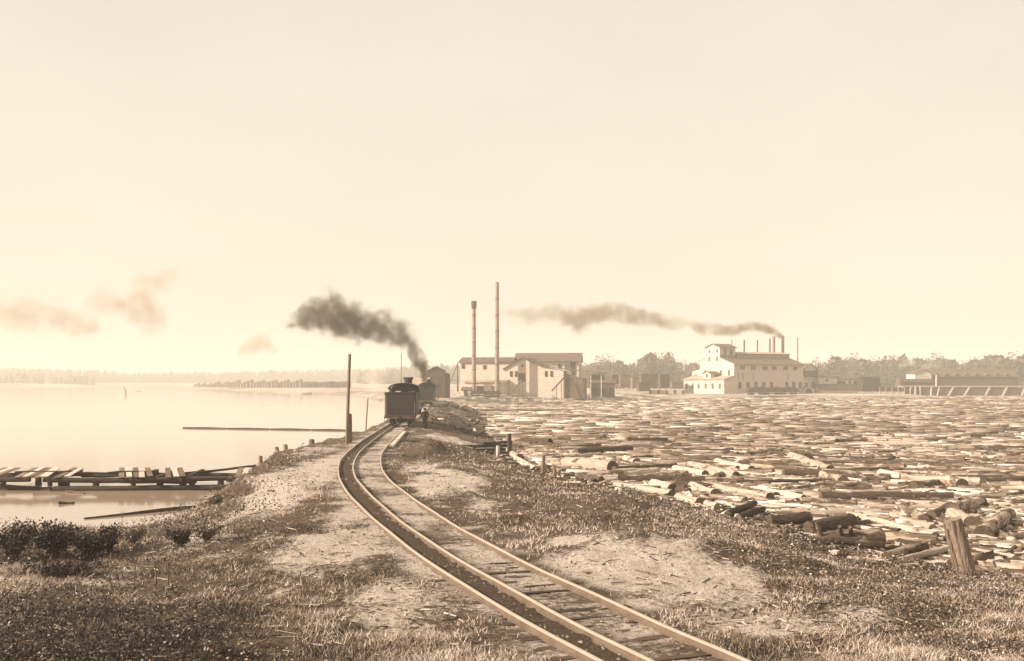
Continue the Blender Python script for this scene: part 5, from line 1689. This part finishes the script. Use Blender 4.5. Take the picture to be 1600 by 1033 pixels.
def build_weeds():
    x, y, sd_, z, sm, s, rs = scatter(330000, 15, 100, 33)
    right = side(x, y) > 0
    patch = fbm(x * .42, y * .42, 61, 4)
    corner = .8 * np.exp(-((y - 19.5) / 3.2) ** 2) * np.clip((-4.6 - x) / 2, 0, 1) * np.clip((fbm(x * .7, y * .7, 81, 4) - .44) * 8, 0, 1)  # dark leaves thickened at the near left in place of a shadow
    slope = np.exp(-((x + 11.5) / 2.6) ** 2 - ((y - 42) / 7) ** 2) * np.clip((fbm(x * .8, y * .8, 83, 3) - .42) * 6, 0, 1)
    dens = np.where(right, np.clip((patch - .42) * 5, 0, 1) * np.clip((s - 3.5) / 3, 0, 1), np.clip((patch - .5) * 5, 0, 1) * .5 * np.clip((s - 3) / 3, 0, 1))
    dens = dens * np.clip(1.15 - sm * 1.5, 0, 1)
    thick = np.maximum(corner, slope)
    dens = np.maximum(dens, thick)
    keep = (rs.random(len(x)) < dens) & (s > 2.2)
    x, y, z, patch, thick = x[keep], y[keep], z[keep], patch[keep], thick[keep]
    n = len(x)
    hgt = rs.uniform(.03, .32, n) * (.5 + patch) * (1 + .9 * thick)
    c = np.stack([x, y, z + hgt], 1)
    u = rs.normal(size=(n, 3)); u[:, 2] *= .5
    u /= np.linalg.norm(u, axis=1)[:, None]
    w2 = rs.normal(size=(n, 3)); w2[:, 2] *= .6
    w2 -= u * (u * w2).sum(1)[:, None]; w2 /= np.linalg.norm(w2, axis=1)[:, None]
    sz = (rs.uniform(.012, .042, n) * np.clip(y / 28, 1, 2.2))[:, None]
    V = np.stack([c - u * sz, c + w2 * sz * .55, c + u * sz, c - w2 * sz * .55], 1).reshape(-1, 3)
    F = np.arange(4 * n).reshape(-1, 4)
    tone = rs.random(n) * (1 - .45 * thick)
    MI = np.where(tone < .46, 0, np.where(tone < .74, 1, np.where(tone < .93, 2, 3)))
    tag(link('weeds', raw_mesh('weeds', V, F, MI, [m_grass_k, m_weed, m_grass_m, m_grass_d])), 'low leafy weeds covering the pond bank', kind='stuff')
    print('weeds', n)


def build_stones():
    x, y, sd_, z, sm, s, rs = scatter(60000, 15, 95, 44)
    keep = rs.random(len(x)) < .35 + .4 * sm
    x, y, z = x[keep], y[keep], z[keep]; n = len(x)
    r = rs.uniform(.008, .03, n) * rs.choice([.7, .8, 1.1, 1.8], n) * np.clip(y / 30, .8, 1.8)
    base = np.array([(1, 0, 0), (0, 1, 0), (-1, 0, 0), (0, -1, 0), (0, 0, .8)])
    V = base[None] * r[:, None, None] * rs.uniform(.6, 1.3, (n, 5, 3))
    a_ = rs.random(n) * 6.28
    ca, sa = np.cos(a_)[:, None], np.sin(a_)[:, None]
    vx = V[:, :, 0] * ca - V[:, :, 1] * sa; vy = V[:, :, 0] * sa + V[:, :, 1] * ca
    V = np.stack([vx + x[:, None], vy + y[:, None], V[:, :, 2] + z[:, None] - .004], -1).reshape(-1, 3)
    f = np.array([(0, 1, 4), (1, 2, 4), (2, 3, 4), (3, 0, 4)])
    F = (f[None] + (np.arange(n) * 5)[:, None, None]).reshape(-1, 3)
    MI = np.repeat(rs.integers(0, 3, n), 4)
    tag(link('gravel', raw_mesh('gravel', V, F, MI, [M('stone_light', .33, .2), M('stone_mid', .24, .2), M('clod_dark', .1, .3)])), 'loose stones and clods on the sand and ballast', kind='stuff')


def build_sticks():
    x, y, sd_, z, sm, s, rs = scatter(5200, 15, 100, 91)
    ok = s > 2
    mb = MB()
    edge = []
    for i in range(9000):
        yy = float(rs.uniform(27, 95)); xx = float(rs.uniform(-1, 20)); edge.append((xx, yy))
    E_ = np.array(edge); es = poly_sd(E_[:, 0], E_[:, 1], POND); keep_ = (es > -1.2) & (es < 1.8 * rs.random(len(es)) + .2)
    for xx, yy in E_[keep_]:
        L = rs.uniform(.2, 1.3); w_ = rs.uniform(.04, .12)
        zz = max(gz1(xx, yy), WATER_Z) + w_ * .4
        mb.box((xx, yy, zz + .02), (L, w_ * 1.8, w_ * .8), int(rs.choice([0, 0, 1, 2])), mat=Matrix.Rotation(rs.random() * 6.28, 3, 'Z') @ Matrix.Rotation(rs.normal() * .16, 3, 'Y'))
    for px_, py_, pz in zip(x[ok], y[ok], z[ok]):
        L = rs.uniform(.06, .3) * rs.choice([1, 1, 1.8]); a_ = rs.random() * 6.28; w_ = rs.uniform(.006, .018) * max(1, py_ / 30)
        mb.box((px_, py_, pz + w_ * .6 + .015), (L, w_ * 1.6, w_), int(rs.integers(0, 3)), mat=Matrix.Rotation(a_, 3, 'Z') @ Matrix.Rotation(rs.normal() * .12, 3, 'Y'))
    tag(mb.build('twigs_and_chips', [m_timberd, m_timber, m_tan]), 'twigs, bark and wood chips strewn over the banks', kind='stuff')


build_grass(); build_weeds(); build_stones(); build_sticks()


# ------------------------------------------------------------------ smoke
def smoke(name, label, path, color, dens, nscale, warp, res, seed, lo=.42, aniso=.2, soft=.3):
    """path: (x, y, z, radius, strength) points; a fog grid is grown round them with geometry nodes"""
    P = np.array(path, float)
    seg = np.r_[0, np.cumsum(np.linalg.norm(np.diff(P[:, :3], axis=0), axis=1))]
    n = max(12, int(seg[-1] / (P[:, 3].min() * .35)))
    t = np.linspace(0, seg[-1], min(n, 160))
    Q = np.stack([np.interp(t, seg, P[:, k]) for k in range(5)], 1)
    me = bpy.data.meshes.new(name)
    me.from_pydata([tuple(q[:3]) for q in Q], [(i, i + 1) for i in range(len(Q) - 1)], [])
    for nm, k in (('rad', 3), ('den', 4)):
        at = me.attributes.new(nm, 'FLOAT', 'POINT'); at.data.foreach_set('value', Q[:, k].astype(np.float32))
    m = bpy.data.materials.new(name); m.use_nodes = True
    N, L = m.node_tree.nodes, m.node_tree.links
    N.remove(N['Principled BSDF'])
    pv = N.new('ShaderNodeVolumePrincipled')
    pv.inputs['Color'].default_value = (*color, 1); pv.inputs['Density'].default_value = dens; pv.inputs['Anisotropy'].default_value = aniso
    L.new(pv.outputs[0], N['Material Output'].inputs['Volume'])
    me.materials.append(m)
    o = link(name, me); tag(o, label, kind='stuff')
    ng = bpy.data.node_groups.new(name, 'GeometryNodeTree')
    ng.interface.new_socket('Geometry', in_out='INPUT', socket_type='NodeSocketGeometry')
    ng.interface.new_socket('Geometry', in_out='OUTPUT', socket_type='NodeSocketGeometry')
    n_ = ng.nodes; l_ = ng.links
    gi, go = n_.new('NodeGroupInput'), n_.new('NodeGroupOutput')
    pos = n_.new('GeometryNodeInputPosition')
    def nz(scale, off, det=4):
        a_ = n_.new('ShaderNodeTexNoise'); a_.inputs['Scale'].default_value = scale; a_.inputs['Detail'].default_value = det; a_.inputs['Roughness'].default_value = .6
        v = n_.new('ShaderNodeVectorMath'); v.operation = 'ADD'; v.inputs[1].default_value = (off, off * 2, off * .5)
        l_.new(pos.outputs[0], v.inputs[0]); l_.new(v.outputs[0], a_.inputs['Vector']); return a_
    def math_(op, a_, b_=None, c_=None):
        q = n_.new('ShaderNodeMath'); q.operation = op
        for i, w_ in enumerate((a_, b_, c_)):
            if w_ is None: continue
            if isinstance(w_, (int, float)): q.inputs[i].default_value = w_
            else: l_.new(w_, q.inputs[i])
        return q.outputs[0]
    n1 = nz(nscale, seed * 13.0, 4)
    sn = n_.new('GeometryNodeSampleNearest'); l_.new(gi.outputs[0], sn.inputs['Geometry'])
    def attr(nm):
        na = n_.new('GeometryNodeInputNamedAttribute'); na.data_type = 'FLOAT'; na.inputs[0].default_value = nm
        si = n_.new('GeometryNodeSampleIndex'); si.data_type = 'FLOAT'; si.domain = 'POINT'
        l_.new(gi.outputs[0], si.inputs['Geometry']); l_.new(na.outputs[0], si.inputs['Value']); l_.new(sn.outputs[0], si.inputs['Index'])
        return si.outputs[0]
    rad = attr('rad')
    sub = n_.new('ShaderNodeVectorMath'); sub.operation = 'SUBTRACT'; sub.inputs[1].default_value = (.5, .5, .5); l_.new(n1.outputs['Color'], sub.inputs[0])
    sc = n_.new('ShaderNodeVectorMath'); sc.operation = 'SCALE'; l_.new(sub.outputs[0], sc.inputs[0]); l_.new(math_('MULTIPLY', rad, warp), sc.inputs['Scale'])
    ad = n_.new('ShaderNodeVectorMath'); ad.operation = 'ADD'; l_.new(pos.outputs[0], ad.inputs[0]); l_.new(sc.outputs[0], ad.inputs[1])
    pr = n_.new('GeometryNodeProximity'); pr.target_element = 'EDGES'
    l_.new(gi.outputs[0], pr.inputs[0]); l_.new(ad.outputs[0], pr.inputs['Sample Position'] if 'Sample Position' in pr.inputs else pr.inputs['Source Position'])
    fall = math_('SUBTRACT', 1.0, math_('DIVIDE', pr.outputs['Distance'], rad))
    mr = n_.new('ShaderNodeMapRange'); mr.interpolation_type = 'SMOOTHSTEP'; mr.inputs[1].default_value = 0; mr.inputs[2].default_value = .75
    l_.new(fall, mr.inputs[0])
    n2 = nz(nscale * 1.7, seed * 29.0 + 5, 5)
    mr2 = n_.new('ShaderNodeMapRange'); mr2.inputs[1].default_value = lo; mr2.inputs[2].default_value = lo + soft
    l_.new(n2.outputs['Fac'], mr2.inputs[0])
    dn = math_('MULTIPLY', math_('MULTIPLY', mr.outputs[0], attr('den')), mr2.outputs[0])
    vc = n_.new('GeometryNodeVolumeCube')
    l_.new(dn, vc.inputs['Density'])
    R_ = P[:, 3].max() * 1.5
    mn, mx = P[:, :3].min(0) - R_, P[:, :3].max(0) + R_
    vc.inputs['Min'].default_value = mn; vc.inputs['Max'].default_value = mx
    step = max(mx - mn) / res
    for i, k in enumerate(('Resolution X', 'Resolution Y', 'Resolution Z')): vc.inputs[k].default_value = max(8, int((mx - mn)[i] / step))
    sm_ = n_.new('GeometryNodeSetMaterial'); sm_.inputs['Material'].default_value = m
    l_.new(vc.outputs[0], sm_.inputs['Geometry']); l_.new(sm_.outputs[0], go.inputs[0])
    md = o.modifiers.new('grow', 'NODES'); md.node_group = ng


def sm_path(pts, d, drift=0.0):
    out = []
    for i, (px, py, rp, st) in enumerate(pts):
        dd = d + drift * i
        p_ = AT(px, py, dd); out.append((p_.x, p_.y, p_.z, rp * dd / FPX, st))
    return out


smoke('engine_smoke', 'black smoke rising from the far engine and drifting left over the lake', sm_path([(664, 602, 5, 3), (662, 585, 9, 2.6), (657, 565, 14, 1.9), (650, 548, 16, 1.1), (640, 534, 22, .95), (620, 522, 29, .8), (595, 514, 33, .8), (570, 508, 35, .9), (545, 502, 37, 1.0), (520, 494, 40, 1.0), (495, 496, 32, .9), (475, 502, 24, .9), (458, 507, 16, .9)], 205), (.22, .165, .12), 1.15, .30, 2.1, 300, 11, .34)
smoke('mill_smoke', 'thin brown smoke trailing left from the planing mill stacks', sm_path([(1223, 526, 4, 3.0), (1212, 520, 7, 2.4), (1195, 515, 10, 1.6), (1170, 510, 13, 1.3), (1145, 513, 12, .8), (1120, 516, 12, .8), (1095, 512, 13, .8), (1075, 507, 11, .4), (1045, 503, 15, .5), (1010, 498, 17, .6), (980, 490, 18, .65), (950, 486, 20, .6), (925, 492, 20, .5), (900, 500, 24, .7), (870, 490, 22, .3), (820, 494, 18, .25), (780, 492, 14, .1)], 427, 4), (.36, .245, .14), .62, .12, 1.8, 300, 2, .33)
smoke('drifting_smoke', 'faint old smoke drifting over the lake, widest cloud', sm_path([(270, 430, 18, .5), (240, 448, 30, .8), (215, 470, 36, 1), (240, 500, 30, .8), (180, 470, 26, .8), (150, 468, 22, .7)], 420), (.56, .44, .32), .24, .10, 1.8, 120, 3, .34, soft=.4)
smoke('drifting_smoke', 'faint old smoke drifting low at the left over the lake', sm_path([(140, 505, 24, .7), (110, 500, 28, .9), (75, 495, 30, .9), (40, 490, 34, .8), (0, 492, 34, .7)], 420), (.56, .44, .32), .24, .10, 1.8, 120, 4, .34, soft=.4)
smoke('drifting_smoke', 'small tan puff of smoke hanging left of the black plume', sm_path([(378, 556, 12, .8), (390, 542, 16, 1), (408, 533, 16, 1), (428, 546, 12, .8)], 330), (.58, .43, .28), .36, .16, 2.0, 110, 5, .32, soft=.4)
smoke('steam', 'white steam drifting left of the near engine cab', sm_path([(600, 606, 12, .9), (588, 600, 20, .8), (575, 590, 24, .6), (590, 570, 26, .5), (630, 575, 22, .5), (650, 585, 12, .5)], 150), (.97, .9, .78), .34, .3, 1.6, 90, 6, .36, .0)
smoke('steam', 'white puff of steam over the far right shed roofs', sm_path([(1408, 572, 7, .8), (1418, 566, 9, 1), (1428, 568, 8, .8)], 470), (.97, .9, .78), .22, .3, 1.3, 50, 7, .36, .0)
smoke('steam', 'second white puff of steam above the dark warehouse roof', sm_path([(1442, 574, 6, .8), (1455, 569, 8, 1), (1466, 573, 5, .7)], 475), (.97, .9, .78), .22, .3, 1.3, 50, 8, .36, .0)

# ------------------------------------------------------------------ labels that would be shared are told apart by order
def tell_apart(by_depth, stems):
    same = {}
    for o in COL.objects:
        if o.parent is None and o.name.split('.')[0] in stems and 'label' in o:
            same.setdefault(o['label'], []).append(o)
    ordn = ('first', 'second', 'third', 'fourth', 'fifth', 'sixth', 'seventh', 'eighth', 'ninth', 'tenth')
    for lab, os_ in same.items():
        if len(os_) < 2 or len(os_) > 10: continue
        os_.sort(key=lambda o: o.location.y if by_depth else o.location.x / o.location.y)
        for i, o in enumerate(os_):
            if by_depth:
                w_ = ('nearer', 'farther')[i] if len(os_) == 2 else ('nearest' if i == 0 else ('farthest' if i == len(os_) - 1 else ordn[i] + ' nearest'))
                lab2 = w_ + ' ' + lab.replace(' middling', '')
            else:
                lab2 = lab + (', ' + ordn[i] + ' from left')
            if len(lab2.split()) <= 16: o['label'] = lab2


tell_apart(True, ('saw_log',))
tell_apart(False, ('pine_tree', 'leafy_tree', 'lumber_stack'))

# ------------------------------------------------------------------ haze
mb = MB(); mb.box((0, 1190, 28), (5260, 2880, 68))
hm = bpy.data.materials.new('haze'); hm.use_nodes = True
hn = hm.node_tree.nodes; hn.remove(hn['Principled BSDF'])
pv = hn.new('ShaderNodeVolumePrincipled'); pv.inputs['Color'].default_value = (*HAZE_COLOR, 1); pv.inputs['Density'].default_value = HAZE_DENSITY; pv.inputs['Anisotropy'].default_value = 0.0
hm.node_tree.links.new(pv.outputs[0], hn['Material Output'].inputs['Volume'])
tag(mb.build('haze', hm), 'pale smoky haze lying over the whole valley', kind='stuff')
